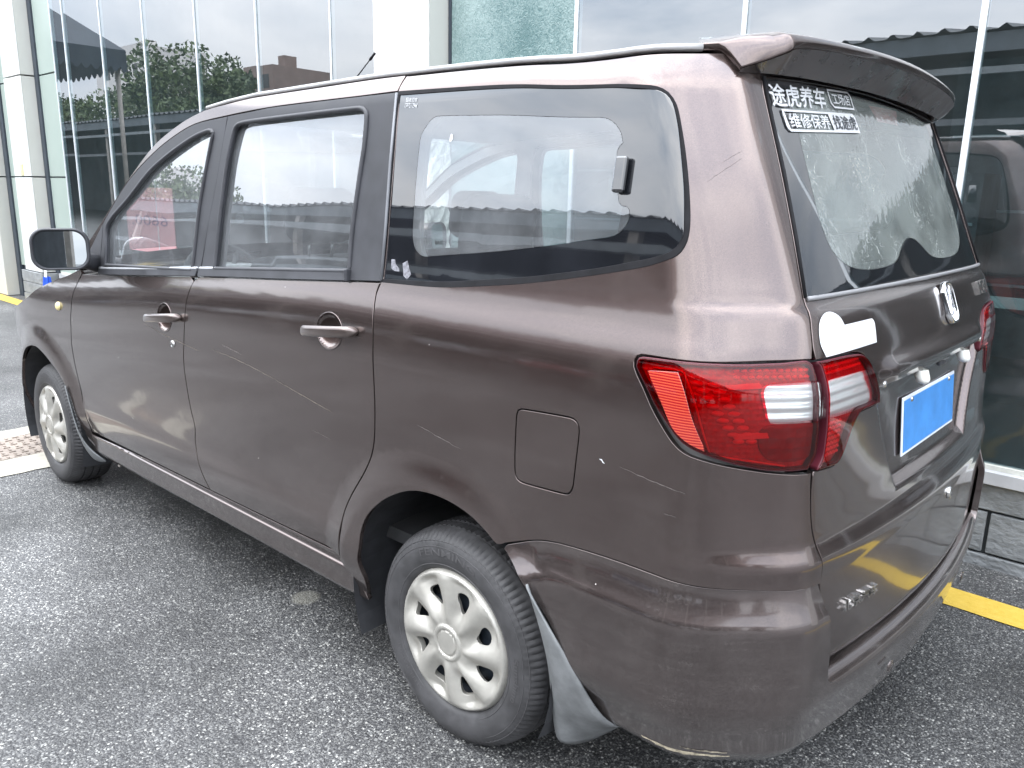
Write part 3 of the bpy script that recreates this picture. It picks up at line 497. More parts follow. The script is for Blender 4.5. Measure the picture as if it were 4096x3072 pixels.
def parked(x,y,rz,col,kind,label):
    t=empty('parked_car',(x,y,0),rz,label,'car','cars parked in the shed across the lane'); pr=body_prof(kind); n=len(pr)
    m=mat('parked_paint',col,.25,.3,coat=1); W2=.88
    V=[];F=[]; ws=[(-1,.80),(-.93,.97),(0,1.0),(.93,.97),(1,.80)]
    for (s,kz) in ws:
        for (px,pz) in pr:
            top=max(0,(pz-.95))/.6; yy=s*W2*(1-.2*top); V.append((px*(1 if abs(s)<1 else .985),yy,.3+(pz-.3)*(1 if abs(s)<.95 else .985)))
    for i in range(len(ws)-1):
        for j in range(n): F.append((i*n+j,i*n+(j+1)%n,(i+1)*n+(j+1)%n,(i+1)*n+j))
    F+=[tuple(range(n))[::-1],tuple(range(4*n,5*n))]
    o=mesh('body',V,F,m,t); bv=o.modifiers.new('b','BEVEL'); bv.width=.05; bv.segments=3; bv.limit_method='ANGLE'; bv.angle_limit=R(25)
    gl=[(-1.35,1.05),(-.9,1.36),(.40,1.38),(.95,1.05)] if not kind else [(-1.9,1.12),(-1.75,1.55),(.3,1.58),(.9,1.14)]
    for s in (-1,1):
        V=[(a,s*(W2*(1-.2*max(0,b-.95)/.6)+.006),b) for a,b in gl]; mesh('side_window',V,[(0,1,2,3)],WG,t)
    fw=[(1.13,1.03),(.47,1.40)] if not kind else [(1.08,1.15),(.37,1.63)]
    V=[(a+.012,s*.66*(1-.12*i),b+.006) for i,(a,b) in enumerate(fw) for s in (-1,1)]; mesh('windscreen',V,[(0,1,3,2)],WG,t)
    for ax in (-1.35,1.35):
        for s in (-1,1):
            w=MB().lathe([(0,-.09),(.2,-.09),(.31,-.08),(.325,-.03),(.325,.06),(.31,.1),(.2,.1),(0,.1)],20,'y',(ax,s*.80,.325)).build('wheel',TYRE,t,smooth=True)
            MB().lathe([(0,.0),(.19,.01),(.2,-.01)],16,'y',(ax,s*.905,.325)).build('rim',ALU,w,smooth=True)
    for s in (-1,1): MB().box((2.13,s*.62-.18,.66),(2.235,s*.62+.18,.80)).build('headlight',mat('clear_lamp',(.7,.72,.75),.1),t,bevel=.02)
cc=[((.75,.76,.78),0,'white saloon'),((.55,.56,.58),1,'silver estate'),((.03,.03,.035),0,'black saloon'),((.72,.73,.75),1,'white crossover'),((.28,.02,.03),0,'dark red saloon'),((.35,.37,.4),0,'grey saloon'),((.7,.71,.72),0,'pearl white saloon'),((.1,.13,.2),1,'navy crossover')]
xs=[-7,-4.2,-1.4,1.5,4.3,7.1,10,13,15.8,18.6,21.4,24.5,28]
adj=['behind the first post of','second along','third along','beside the fourth post of','in the middle bay of','past the middle bay of','seventh along','eighth along','ninth along','tenth along','eleventh along','near the far end of','at the very end of']
for i,x in enumerate(xs):
    c,k,nm=cc[(i*5+3)%8]; parked(x,EY+3.0+random.uniform(-.2,.2),R(-90)+random.uniform(-.05,.05),c,k,'%s parked nose out %s the car shed'%(nm,adj[i]))
# striped canopy corner reflected at the top of the far panes
CANV=noisy(mat('navy_canvas',(.035,.045,.06),.8),3,.2)
t=empty('awning',(19.3,1.5,0),0,'dark canvas awning with scalloped valance on grey poles beyond the lane','awning')
def sl(x): return 4.16+(x-16.65)*.36-19.3*0
V=[];F=[];n=150
for i in range(n+1):
    x=16.65+5.4*i/n; V+=[(x-19.3,1.5,sl(x)),(x-19.3,1.5,3.83-.10*abs(math.sin((x-16.65)/.30*math.pi/1.0)))]
F=[(2*i,2*i+1,2*i+3,2*i+2) for i in range(n)]
mesh('valance',V,F,CANV,t)
V=[];F=[]
for i in range(n+1):
    y=-1.5+3*i/n; V+=[(-2.65,y,4.16),(-2.65,y,3.83-.10*abs(math.sin(i*.33)))]
mesh('front_valance',V,[(2*i,2*i+1,2*i+3,2*i+2) for i in range(n)],CANV,t)
MB().add([(-2.65,-1.5,4.16),(2.75,-1.5,6.1),(2.75,1.5,6.1),(-2.65,1.5,4.16)],[(0,1,2,3)]).build('canopy',CANV,t)
for x,y in ((-2.4,-1.4),(-2.4,1.4),(2.6,-1.4),(2.6,1.4)): MB().tube([(x,y,0),(x,y,4.2 if x<0 else 6)],.05,8).build('pole',STEELP,t,smooth=True)
# trees: trunk, limbs and many leaf-sized faces spread through uneven clumps
BARK=noisy(mat('bark',(.10,.08,.06),.9),5,.3)
def leafmat():
    m=mat('tree_leaves',(.06,.10,.03),.6); nt=m.node_tree; b=nt.nodes['Principled BSDF']; L=nt.links.new
    oi=N(nt,'ShaderNodeTexCoord'); n=N(nt,'ShaderNodeTexNoise',ins={'Scale':.9,'Detail':5}); L(oi.outputs['Object'],n.inputs['Vector'])
    cr=N(nt,'ShaderNodeValToRGB'); e=cr.color_ramp.elements; e[0].position=.35; e[0].color=(.030,.055,.020,1); e[1].position=.68; e[1].color=(.11,.155,.05,1); L(n.outputs['Fac'],cr.inputs[0]); L(cr.outputs[0],b.inputs['Base Color']); return m
LEAF=leafmat()
def tree_mesh(seed,h,rad,nl=4200):
    rs=np.random.default_rng(seed); tr=MB(); br=[]
    tr.tube([(0,0,0),(.1,.05,h*.2),(-.05,.1,h*.45),(.1,0,h*.7)],.3,8,rs=[.34,.26,.19,.08])
    for k in range(9):
        a=rs.uniform(0,6.28); z0=h*rs.uniform(.25,.55); l=rad*rs.uniform(.6,1); e=(math.cos(a)*l,math.sin(a)*l,z0+h*rs.uniform(.15,.4)); br.append(e)
        tr.tube([(0,0,z0),(e[0]*.5,e[1]*.5,z0+(e[2]-z0)*.4),e],.1,6,rs=[.13,.08,.03])
    cl=[(0,0,h*.85,rad*.42)]+[(e[0],e[1],e[2],rad*rs.uniform(.28,.42)) for e in br]+[(rs.uniform(-.7,.7)*rad,rs.uniform(-.7,.7)*rad,h*rs.uniform(.5,.95),rad*rs.uniform(.16,.3)) for _ in range(12)]
    V=[];F=[]
    w=np.array([c[3]**2 for c in cl]); w/=w.sum()
    for i in rs.choice(len(cl),nl,p=w):
        c=cl[i]; d=rs.normal(size=3); d/=np.linalg.norm(d); q=np.array(c[:3])+d*c[3]*rs.uniform(.55,1.08)*np.array([1,1,.8])
        a=rs.normal(size=3); a/=np.linalg.norm(a); b=np.cross(a,rs.normal(size=3)); b/=np.linalg.norm(b); s=rs.uniform(.13,.28)
        k=len(V); V+=[q-a*s,q+b*s*.55,q+a*s,q-b*s*.55]; F.append((k,k+1,k+2,k+3))
    return tr,V,F
def tree(x,y,h,rad,seed,label):
    t=empty('broadleaf_tree',(x,y,0),random.uniform(0,6),label,'tree','trees behind the car shed'); tr,V,F=tree_mesh(seed,h,rad)
    tr.build('trunk',BARK,t,smooth=True); mesh('crown',V,F,LEAF,t)
for k,(x,y,h,rad,lb) in enumerate(((62,28,12.4,5.4,'tallest tree behind the shed with a spreading dark crown'),(69,31,12.2,4.8,'tree with a feathery top behind the shed'),(56.5,27,9.6,3.6,'rounded tree at the near edge of the grove'),(77,32,11,4.8,'dense green tree on the far side of the grove'),(86,31,10.6,4.8,'lower bushy tree beyond the grove'),(97,31,10.0,5.2,'broad pale green tree at the far end of the lane'),(108,33,10.8,5.8,'farthest bushy tree at the end of the lane'),(39,28,8.6,1.7,'slim tree standing alone near the middle of the shed'))):
    tree(x,y,h,rad,20+k,lb)
FW=noisy(mat('flat_block_wall',(.62,.60,.58),.8),1,.1); FB=noisy(mat('brown_flat_wall',(.22,.16,.14),.8),1,.15)
def flats(x,y,w,d,h,m,label):
    t=empty('apartment_block',(x,y,0),0,label,'building'); MB().box((-w/2,-d/2,0),(w/2,d/2,h)).build('wall',m,t)
    MB().box((-w*.1,-d*.1,h),(w*.12,d*.12,h+1.6)).build('roof_hut',m,t)
    for i in range(int(w//3)):
        for j in range(int(h//3)):
            MB().box((-w/2+.8+i*3,-d/2-.05,1+j*3),(-w/2+2.2+i*3,-d/2+.02,2.5+j*3)).build('window',WG,t)
flats(120,52,14,10,20,FW,'white block of flats with rows of windows beyond the trees'); flats(138,60,10,10,17,FW,'smaller white block of flats farther off'); flats(88.5,54,6,8,15.5,FB,'brown block of flats half hidden behind the grove')
# ================================================================== the minivan
CAR=empty('minivan',(0,0,0),0,'dusty dark brown minivan parked beside the glass showroom','minivan')
def normals(u,z,disp=None,off=0):
    e=8e-4; f=(lambda a,b:disp(a,b)+0*a) if disp is not None else None
    a=P(u+e,z,f)-P(u-e,z,f); b=P(u,z+e,f)-P(u,z-e,f); n=np.cross(b,a); n/=np.linalg.norm(n,axis=-1,keepdims=True)
    return n
def poly(pts,corners=None,h=.012):
    """closed outline through pts; smooth between the corner indices"""
    pts=[np.array(q,float) for q in pts]; n=len(pts)
    cs=set(range(n)) if corners=='all' else set(c%n for c in (corners or []))
    out=[]
    for i in range(n):
        p1,p2=pts[i],pts[(i+1)%n]; p0=pts[i-1] if i not in cs else 2*p1-p2; p3=pts[(i+2)%n] if (i+1)%n not in cs else 2*p2-p1
        L_=np.linalg.norm(p2-p1); k=max(1,int(round(L_/h)))
        straight=(i in cs and (i+1)%n in cs)
        m0=(p2-p0)/2; m1=(p3-p1)/2
        l0=np.linalg.norm(m0);l1=np.linalg.norm(m1)
        if l0>1e-9: m0=m0/l0*min(l0,L_*1.0)
        if l1>1e-9: m1=m1/l1*min(l1,L_*1.0)
        for j in range(k):
            t=j/k
            if straight: out.append(p1+(p2-p1)*t)
            else: out.append((2*t**3-3*t*t+1)*p1+(t**3-2*t*t+t)*m0+(-2*t**3+3*t*t)*p2+(t**3-t*t)*m1)
    out=np.array(out); a=0.5*np.sum(out[:,0]*np.roll(out[:,1],-1)-np.roll(out[:,0],-1)*out[:,1])
    return out if a>0 else out[::-1]
def inset(pl,d):
    t=np.roll(pl,-1,0)-np.roll(pl,1,0); t/=np.maximum(np.linalg.norm(t,axis=1,keepdims=True),1e-9); return pl+np.stack([-t[:,1],t[:,0]],1)*d
def inside(pts,pl):
    x,y=pts[:,0],pts[:,1]; r_=np.zeros(len(pts),bool)
    for a,b in zip(pl,np.roll(pl,-1,0)):
        c=(a[1]>y)!=(b[1]>y)
        if c.any(): r_^= c&(x<(b[0]-a[0])*(y-a[1])/((b[1]-a[1]) if b[1]!=a[1] else 1e-12)+a[0])
    return r_
def panel(name,outline,m,parent,disp=None,h=.016,off=0.0,gap=0.0,hem=.014,holes=(),holehem=.014,extra=None,mapf=None,nf=None,flip=False,kind=None,label=None):
    """surface patch cut to an outline in body coordinates, with edges folded inwards"""
    ol=inset(outline,gap) if gap else outline; hs=[inset(q,gap) if gap else q for q in holes]
    x0,y0=ol.min(0);x1,y1=ol.max(0)
    gx,gy=np.meshgrid(np.arange(x0,x1,h),np.arange(y0,y1,h*.866)); gx=gx+(np.arange(gx.shape[0])%2)[:,None]*h/2
    G=np.stack([gx.ravel(),gy.ravel()],1)
    if extra is not None: G=np.concatenate([G,extra])
    bd=np.concatenate([ol]+hs)
    k=inside(G,ol)
    for q in hs: k&=~inside(G,q)
    G=G[k]
    keep=np.ones(len(G),bool)
    for i in range(0,len(G),4000):
        d=np.min(np.hypot(G[i:i+4000,None,0]-bd[None,:,0],G[i:i+4000,None,1]-bd[None,:,1]),1); keep[i:i+4000]=d>h*.42
    G=G[keep]; A=np.concatenate([bd,G]); loops=[];s=0
    for q in [ol]+hs: loops.append(np.arange(s,s+len(q))); s+=len(q)
    ed=[(int(a),int(b)) for l in loops for a,b in zip(l,np.roll(l,-1))]
    vo,eo,fo,ov,_,_=delaunay_2d_cdt([Vector(q) for q in A],ed,[],0,1e-7)
    B=np.array([tuple(v) for v in vo]); T=np.array([q for q in fo if len(q)==3])
    cen=B[T].mean(1); k=inside(cen,ol)
    for q in hs: k&=~inside(cen,q)
    T=T[k]
    mp_={}
    for j,l in enumerate(ov):
        for q in l: mp_[q]=j
    if mapf is None:
        Q=P(B[:,0],B[:,1],disp); Nn=normals(B[:,0],B[:,1],disp)
        Q=Q+Nn*off
    else: Q=mapf(B[:,0],B[:,1]); Nn=nf(B[:,0],B[:,1])
    fn=np.cross(Q[T[:,1]]-Q[T[:,0]],Q[T[:,2]]-Q[T[:,0]]); 
    if np.mean(np.sum(fn*Nn[T[:,0]],1)>0)<.5: T=T[:,::-1]
    V=[*Q]; NN=[*Nn]; F=[tuple(t) for t in T]; ccw=True
    for li,l in enumerate(loops):
        hh=hem if li==0 else holehem
        if hh<=0: continue
        ids=[mp_[int(q)] for q in l]; q=Q[ids]; n=Nn[ids]; tg=np.roll(q,-1,0)-np.roll(q,1,0); o_=np.cross(tg,n); o_/=np.maximum(np.linalg.norm(o_,axis=1,keepdims=True),1e-9)
        # outward direction: away from the material
        cdir=1.0
        test=(ol if li==0 else hs[li-1]); c2=test.mean(0)
        mid=q.mean(0)
        if np.mean(np.sum(o_*(q-mid),1))<0: cdir=-1
        if li>0: cdir=-cdir
        o_=o_*cdir; k0=len(V); m_=len(ids)
        rings=[(q+o_*.0009-n*.0006,(n+o_*.9)),(q+o_*.0014-n*.002,o_),(q+o_*.0012-n*hh,o_)]
        for rr,nn in rings:
            nn=nn/np.maximum(np.linalg.norm(nn,axis=1,keepdims=True),1e-9); V+= [*rr]; NN+=[*nn]
        idx=[ids,list(range(k0,k0+m_)),list(range(k0+m_,k0+2*m_)),list(range(k0+2*m_,k0+3*m_))]
        # orientation check
        a,b=idx[0],idx[1]
        fnv=np.cross(V[a[1]]-V[a[0]],V[b[1]]-V[a[0]]) if np.linalg.norm(V[a[1]]-V[a[0]])>1e-9 else np.array([0,0,1.])
        pos=np.dot(fnv,(n[0]+o_[0]))>0
        for r0,r1 in zip(idx[:-1],idx[1:]):
            for j in range(m_):
                jj=(j+1)%m_; f_=(r0[j],r0[jj],r1[jj],r1[j]); F.append(f_ if pos else f_[::-1])
    o=mesh(name,V,F,m,parent,normals=NN)
    if kind: o['kind']=kind
    if label: o['label']=label
    return o
MIRR=[]
def mirror(o,parent=None,deep=True):
    """right-hand twin of a left-hand part"""
    me=o.data.copy(); n=len(me.vertices); co=np.empty(n*3,np.float32); me.vertices.foreach_get('co',co); co=co.reshape(-1,3); 
    nl=np.array([tuple(c.vector) for c in me.corner_normals]); lv=np.array([l.vertex_index for l in me.loops]); vn=np.zeros((n,3)); vn[lv]=nl
    co[:,1]*=-1; vn[:,1]*=-1
    F=[tuple(p_.vertices)[::-1] for p_ in me.polygons]
    c=mesh(o.name.split('.')[0],co,F,None,parent or CAR,normals=vn,mats=list(o.data.materials)); bpy.data.meshes.remove(me)
    for q in o.children:
        if q.type=='MESH': mirror(q,c)
    return c
def ring(ol,w):
    return inset(ol,w)
def zpt(k): return [tuple(q) for q in Z[k]]
mir2=lambda q:(2*UC-q[0],q[1])
# ---- outlines
sA=zpt('seamA'); sB=zpt('seamB'); sC=zpt('seamC'); BELT=zpt('belt'); ARCH=[q for q in zpt('rarch') if q[1]>.40 or True]
def bz(x): 
    b=np.array(BELT)[::-1]; return float(np.interp(x,b[:,0],b[:,1]))
DL=[(.44,.383),(1.255,.366),(2.31,.352)]
def dz(x): return float(np.interp(x,[d[0] for d in DL],[d[1] for d in DL]))
RT=[(2.231,1.190),(2.108,1.276),(1.89,1.435),(1.673,1.567),(1.469,1.640),(1.308,1.674),(1.159,1.688),(1.0,1.700),(.65,1.708),(.42,1.7127),(.08,1.711),(-.52,1.699),(-.77,1.7016),(-.90,1.705)]
# ---- doors (sheet metal below the belt)
def bowl(u,z,cx,cz,a,b,d): 
    r_=np.sqrt(((u-cx)/a)**2+((z-cz)/b)**2); return -d*np.clip(1-r_**2,0,1)**.6*(r_<1)
def cupF(u,z): return bowl(u,z,1.452,.972,.056,.050,.026)
def cupR(u,z): return bowl(u,z,.462,1.050,.060,.050,.026)
def soft(u,z): return .004*np.exp(-((z-.47)/.035)**2)*((u>.3)&(u<2.4))
dF=lambda u,z: flare(u,z)+cupF(u,z)+soft(u,z); dR=lambda u,z: flare(u,z)+cupR(u,z)+soft(u,z); dB=lambda u,z: flare(u,z)
def refine(cx,cz,a,b,h=.004):
    gx,gy=np.meshgrid(np.arange(cx-a*1.15,cx+a*1.15,h),np.arange(cz-b*1.15,cz+b*1.15,h)); g_=np.stack([gx.ravel(),gy.ravel()],1)
    return g_[((g_[:,0]-cx)/a)**2+((g_[:,1]-cz)/b)**2<1.3]
fA=[(2.27,1.058)]+sA[1:-1]+[(2.305,.354)]
fd=poly(fA+[(1.8,.360),(1.252,.367)]+sB[::-1][1:-1]+[(1.2471+.05,bz(1.297)-.001),(1.25,bz(1.25))]+[(1.5,bz(1.5)),(1.707,bz(1.707)),(2.0,bz(2.0))],corners=[0,len(fA)-1,len(fA)+1,len(fA)+1+len(sB)-2+1,len(fA)+1+len(sB)-2+2])
FD=panel('front_door',fd,PAINT,CAR,dF,h=.017,gap=.0034,extra=refine(1.452,.972,.056,.05))
rb=sB[:-1]
rd=poly([(1.238,bz(1.238))]+rb[1:]+[(1.248,.366),(.85,.374),(.446,.384)]+sC[::-1][1:-1]+[(.275,1.197),(.4178,1.188),(.75,1.1646),(1.02,1.1477)],corners=[0,len(rb),len(rb)+2,len(rb)+2+len(sC)-2+1])
RD=panel('rear_door',rd,PAINT,CAR,dR,h=.017,gap=.0034,extra=refine(.462,1.05,.06,.05))
# ---- front fender
fa=[q for q in zpt('farch') if q[0]<2.76 and q[1]<.68]
cfx,cfz,rf=2.775,.315,.365
ARCF=[(cfx+rf*math.cos(a),cfz+rf*math.sin(a)) for a in np.linspace(R(-12),R(95),14)]+[(2.66,.654),(2.60,.626),(2.53,.594),(2.478,.553),(2.4355,.515),(2.402,.462),(2.375,.40),(2.365,.34),(2.372,.275),(2.385,.235)]
HTOP=[(2.231,1.118),(2.30,1.075),(2.45,1.036),(2.57,1.010),(2.77,.952),(2.88,.905),(3.05,.850),(3.25,.790),(3.45,.735),(3.60,.70)]
fe=poly([(2.27,1.059)]+sA[1:-1]+[(2.309,.350),(2.312,.255)]+ARCF[::-1]+[(3.22,.235),(3.55,.23),(UF,.23),(UF,.66),(3.8,.68)]+HTOP[::-1][0:9],corners=[0,len(sA)-1,len(sA),len(sA)+len(ARCF),len(sA)+len(ARCF)+2,len(sA)+len(ARCF)+3])
FE=panel('front_fender',fe,PAINT,CAR,dB,h=.018,gap=.0034)
# ---- rocker
rk=poly([(2.309,.348),(1.25,.362),(.44,.379),(.452,.45),(.40,.33),(.365,.30),(.36,.262),(.50,.252),(1.25,.262),(1.80,.254),(2.312,.232)],corners='all')
rk=poly([(2.309,.346),(1.25,.361),(.452,.378),(.40,.33),(.36,.262),(.50,.250),(1.25,.258),(1.80,.250),(2.309,.232)],corners='all')
def rockd(u,z): return .014*sstep((.352-z)/.012)-.02*sstep((.27-z)/.05)
RK=panel('rocker_panel',rk,PAINT,CAR,rockd,h=.010,gap=.0015)
# ---- quarter panel
ARC=[(.452,.384),(.446,.384)]
ra=[(.372,.262),(.345,.33),(.350,.40),(.338,.4478),(.325,.505),(.2946,.5599),(.2335,.6168),(.1628,.6601),(.0963,.686),(.0269,.6951),(-.0386,.6916),(-.1009,.6774),(-.1545,.6539),(-.197,.630),(-.222,.6385)]
BT=[(-.222,.6385),(-.30,.664),(-.34,.675),(-.40,.684),(-.54,.692),(-.68,.692),(-.80,.688),(-.89,.684),(-.949,.685)]
ST=[(-.949,.685),(-.9495,.70),(-.9433,.7528),(-.929,.8012),(-.9215,.87),(-.921,.924)]
LIT=zpt('light')
ST2=[(-.9075,1.129),(-.9015,1.157),(-.9025,1.196),(-.9094,1.232),(-.9094,1.246),(-.926,1.36),(-.939,1.477),(-.945,1.58),(-.948,1.665),(-.945,1.702)]
LQ=[(-.898,1.1329+.004),(-.84,1.1357),(-.7813,1.1337),(-.7159,1.1308),(-.6466,1.129),(-.5824,1.1282),(-.572,1.1245),(-.566,1.1165),(-.5655,1.105),(-.571,1.092),(-.585,1.071),(-.609,1.036),(-.639,1.0025),(-.667,.9755),(-.692,.960),(-.728,.950),(-.773,.939),(-.819,.930),(-.871,.9235),(-.917,.9205)]
QS=zpt('qseal')
q1=[(.278,1.1965)]+sC[1:-1]+[(.446,.380),(.452,.375)]
quart=q1+ra+BT[1:]+ST[1:-1]+LQ[::-1]+ST2[1:]+[(-.90,1.705),(-.77,1.7016),(-.52,1.699),(.08,1.711),(.295,1.713),(.300,1.672),(.29,1.60),(.278,1.40)]
c=[0,len(q1)-1,len(q1),len(q1)+len(ra)-1,len(q1)+len(ra)+len(BT)-2]
c+=[len(q1)+len(ra)+len(BT)-1+len(ST)-2, len(q1)+len(ra)+len(BT)-1+len(ST)-2+len(LQ)-1, len(q1)+len(ra)+len(BT)-1+len(ST)-2+len(LQ)+len(ST2)-1-1,len(quart)-4,len(quart)-1]
qp=poly(quart,corners=c)
QSm=QS[1:20]
qhole=poly([(.2915,1.670)]+QS[1:-2]+[(.2735,1.1995)],corners=[0,len(QS)-2])
FUEL=poly([(-.262,.967),(-.41,.975),(-.430,.969),(-.4375,.952),(-.4345,.897),(-.427,.827),(-.416,.809),(-.3985,.8035),(-.272,.798),(-.2515,.803),(-.2445,.82),(-.2465,.95),(-.251,.962)],corners=[])
def crease(u,z):
    # corner pillar swells just above the bumper
    return .012*sstep((-.62-u)/.22)*sstep((.775-z)/.05)*(1-.4*sstep((.74-z)/.05))
dQ=lambda u,z: flare(u,z)+crease(u,z)
QP=panel('quarter_panel',qp,PAINT,CAR,dQ,h=.015,gap=.0034,holes=[qhole,FUEL[::-1]],holehem=.010)
fp_=panel('fuel_door',FUEL,PAINT,QP,dQ,h=.016,off=-.0004,gap=.0026,hem=.012)
# ---- cant rail above the doors
cr_=RT[:10]+[(.300,1.713),(.300,1.6735),(.45,1.671),(.6073,1.6695),(.885,1.6655),(1.1435,1.653),(1.36,1.6355),(1.5155,1.5985),(1.6807,1.5390),(1.8881,1.4340),(2.0672,1.296),(2.115,1.245),(2.20,1.168),(2.24,1.140)]
CRL=poly(cr_,corners=[0,10,11,len(cr_)-1]); PR_=panel('roof_rail',CRL,PAINT,CAR,None,h=.018,gap=.001,off=.001,hem=.02)
# ---- black door frames with their window openings
BS=[(q[0],q[1]) for q in zpt('bsout')]
fg=zpt('fglass'); rg=zpt('rglass'); 
fgo=poly([(2.03,1.112)]+[tuple(q) for q in Z['fmold'][1:3]]+[tuple(q) for q in Z['fmold'][3:-1]]+[(1.290,1.149)],corners=[0,len(Z['fmold'])-1])
rgo=poly([(1.137,1.166)]+[tuple(q) for q in Z['rmold'][1:-1]]+[(.415,1.2135)],corners=[0,len(Z['rmold'])-1])
bsm=zpt('bseam')
ffr=poly([(2.088,1.0995),(2.085,1.275)]+[(2.0672,1.293),(1.8881,1.4315),(1.6807,1.5368),(1.5155,1.5965),(1.36,1.6335),(1.1455,1.6495)]+[tuple(q) for q in bsm[1:4]]+[(1.238,1.155),(1.25,1.1505),(1.50,1.1345),(1.75,1.1195)],corners=[0,1,7,11,12])
FF=panel('window_frame',ffr,BLACKTRIM,FD,None,h=.02,gap=.0012,off=.001,holes=[fgo[::-1]],holehem=.012)
rfr=poly([(1.140,1.6500),(1.0,1.657),(.885,1.6633),(.6073,1.6672),(.304,1.6700),(.295,1.55),(.283,1.35),(.276,1.1995),(.404,1.191),(.410,1.2135),(.7985,1.1885),(1.13,1.1665),(1.231,1.1575)]+[tuple(q) for q in bsm[1:4]][::-1],corners=[0,4,7,8,9,12])
RF=panel('window_frame',rfr,BLACKTRIM,RD,None,h=.02,gap=.0012,off=.001,holes=[rgo[::-1]],holehem=.012)
def tubeon(name,ol,rad,m,parent,off=.002,closed=True,flat=1):
    q=np.array(ol); Q=P(q[:,0],q[:,1])+normals(q[:,0],q[:,1])*off; pts=[tuple(v) for v in Q]
    if closed: pts=pts+pts[:2]
    return MB().tube(pts,rad,8,cap=not closed).build(name,m,parent,smooth=True)
tubeon('window_seal',fgo,.007,BLACKTRIM,FF); tubeon('window_seal',rgo,.007,BLACKTRIM,RF)
fgl=inset(fgo,-.004); rgl=inset(rgo,-.004)
panel('window_glass',fgl,CARGLASS,FD,None,h=.05,off=-.012,hem=0); panel('window_glass',rgl,CARGLASS,RD,None,h=.05,off=-.012,hem=0)
# belt trims
def strip(name,x0,x1,parent,m,m2):
    xs=np.linspace(x0,x1,40); bb=[(x,bz(x)+.001) for x in xs]; tt=[(x,(np.interp(x,[.42,.8,1.137,1.284,1.666,2.0555],[1.2132,1.1885,1.1665,1.1494+.006,1.1231+.002,1.0967]))) for x in xs[::-1]]
    o=poly(bb+tt,corners='all',h=.03); t_=panel(name,o,m,parent,None,h=.03,off=.007,hem=.01)
    q=np.array(tt); Q=P(q[:,0],q[:,1])+normals(q[:,0],q[:,1])*.002; MB().tube([tuple(v) for v in Q],.006,8).build('trim_lip',m2,t_,smooth=True); return t_
strip('belt_trim',1.253,2.085,FD,BLACKTRIM,SILVER); strip('belt_trim',.415,1.236,RD,BLACKTRIM,SILVER)
q=P(np.array([.411]),np.array([1.19]))[0]; MB().box((.408,q[1]-.01,1.186),(.420,q[1]+.012,1.222)).build('trim_end_cap',BLACKTRIM,RD,bevel=.005)
# mirror-base triangle between A pillar and glass
mt=poly([(2.092,1.10),(2.088,1.27),(2.20,1.165),(2.225,1.118),(2.215,1.09)],corners='all'); panel('mirror_triangle',mt,BLACKTRIM,FD,None,h=.02,off=.002)
# ---- quarter window: seal, black border, clear middle
QG=poly([(.288,1.664)]+zpt('qglass')[1:-1]+[(.284,1.2035)],corners=[0,len(Z['qglass'])-1]); QG=inset(QG,.0)
QSL=poly([(.2985,1.6725)]+QS[1:-1]+[(.2765,1.1975)],corners=[0,len(QS)-1])
QC=poly(zpt('qclear'),corners=[16,22])
def dG(u,z):
    e=np.zeros_like(u); d=P(e,z)[...,1]-P(u,z)[...,1]
    return np.clip(np.where(u<0,d,0),-.02,.02)
def dG0(u,z):
    return np.maximum(0,dG(u,z)*.35)
panel('window_rubber',QSL,RUBBER,QP,dG0,h=.02,off=.0008,holes=[inset(QG,.0005)[::-1]],hem=.01,holehem=.01)
qg_=panel('quarter_window',QG,FRIT,QP,dG,h=.025,off=-.0015,gap=.001,hem=.005,holes=[QC[::-1]],holehem=0)
panel('clear_pane',QC,CARGLASS,qg_,dG,h=.04,off=-.0015,hem=0)
cq_=np.array(zpt('cpil')); tubeon('pillar_strip',[(.2985,1.668),(.292,1.50),(.284,1.35),(.2745,1.202)],.004,noisy(mat('grey_pillar_strip',(.16,.165,.18),.4),30,.1),RD,closed=False)
# window latch
def onbody(u,z,off=0):
    q=P(np.array([u]),np.array([z]))[0]; n=normals(np.array([u]),np.array([z]))[0]; a=P(np.array([u+1e-3]),np.array([z]))[0]-P(np.array([u-1e-3]),np.array([z]))[0]; a/=np.linalg.norm(a); b=np.cross(n,a); b=b if b[2]>0 else -b
    return q+n*off,a,b,n
def frame_mb(mb,u,z,off=0):
    """place a small local mesh (x forward along body, y up the body, z outward)"""
    q,a,b,n=onbody(u,z,off); return [tuple(q+a*v[0]+b*v[1]+n*v[2]) for v in mb.V]
def small(name,mb,u,z,m,parent,off=0,smooth=False,bevel=0,label=None):
    k=MB(); k.V=frame_mb(mb,u,z,off); k.F=mb.F; o=k.build(name,m,parent,smooth=smooth,bevel=bevel)
    if label: o['label']=label
    return o
small('window_latch',MB().box((-.014,-.036,0),(.014,.036,.014)),-.606,1.466,FRIT,qg_,off=.004,bevel=.006)
# ---- rear bumper
bo=[(-.229,.6385),(-.30,.664),(-.34,.675),(-.40,.684),(-.54,.692),(-.68,.692),(-.80,.688),(-.89,.684),(-.949,.685),(-.962,.62),(-.974,.54),(-.982,.478),(-.986,.462),(-1.0,.450),(-1.03,.444),(-1.13,.441),(-1.36,.440),(UC,.440)]
bo=[(q[0],q[1]) for q in bo]; bo_m=[mir2(q) for q in bo[::-1]][1:]
low=[(-.222,.628),(-.285,.590),(-.340,.550),(-.394,.5065),(-.440,.4464),(-.466,.3812),(-.492,.322),(-.56,.282),(-.66,.262),(-.76,.250),(-.90,.246),(-1.2,.246),(UC,.246)]
low_m=[mir2(q) for q in low[::-1]][1:]
bl=bo+bo_m+[mir2(q) for q in low]+low[::-1][1:]
nb=len(bo); pl=poly(bl,corners=[0,8,2*nb-2-8,2*nb-2,2*nb-1,len(bl)-1],h=.014)
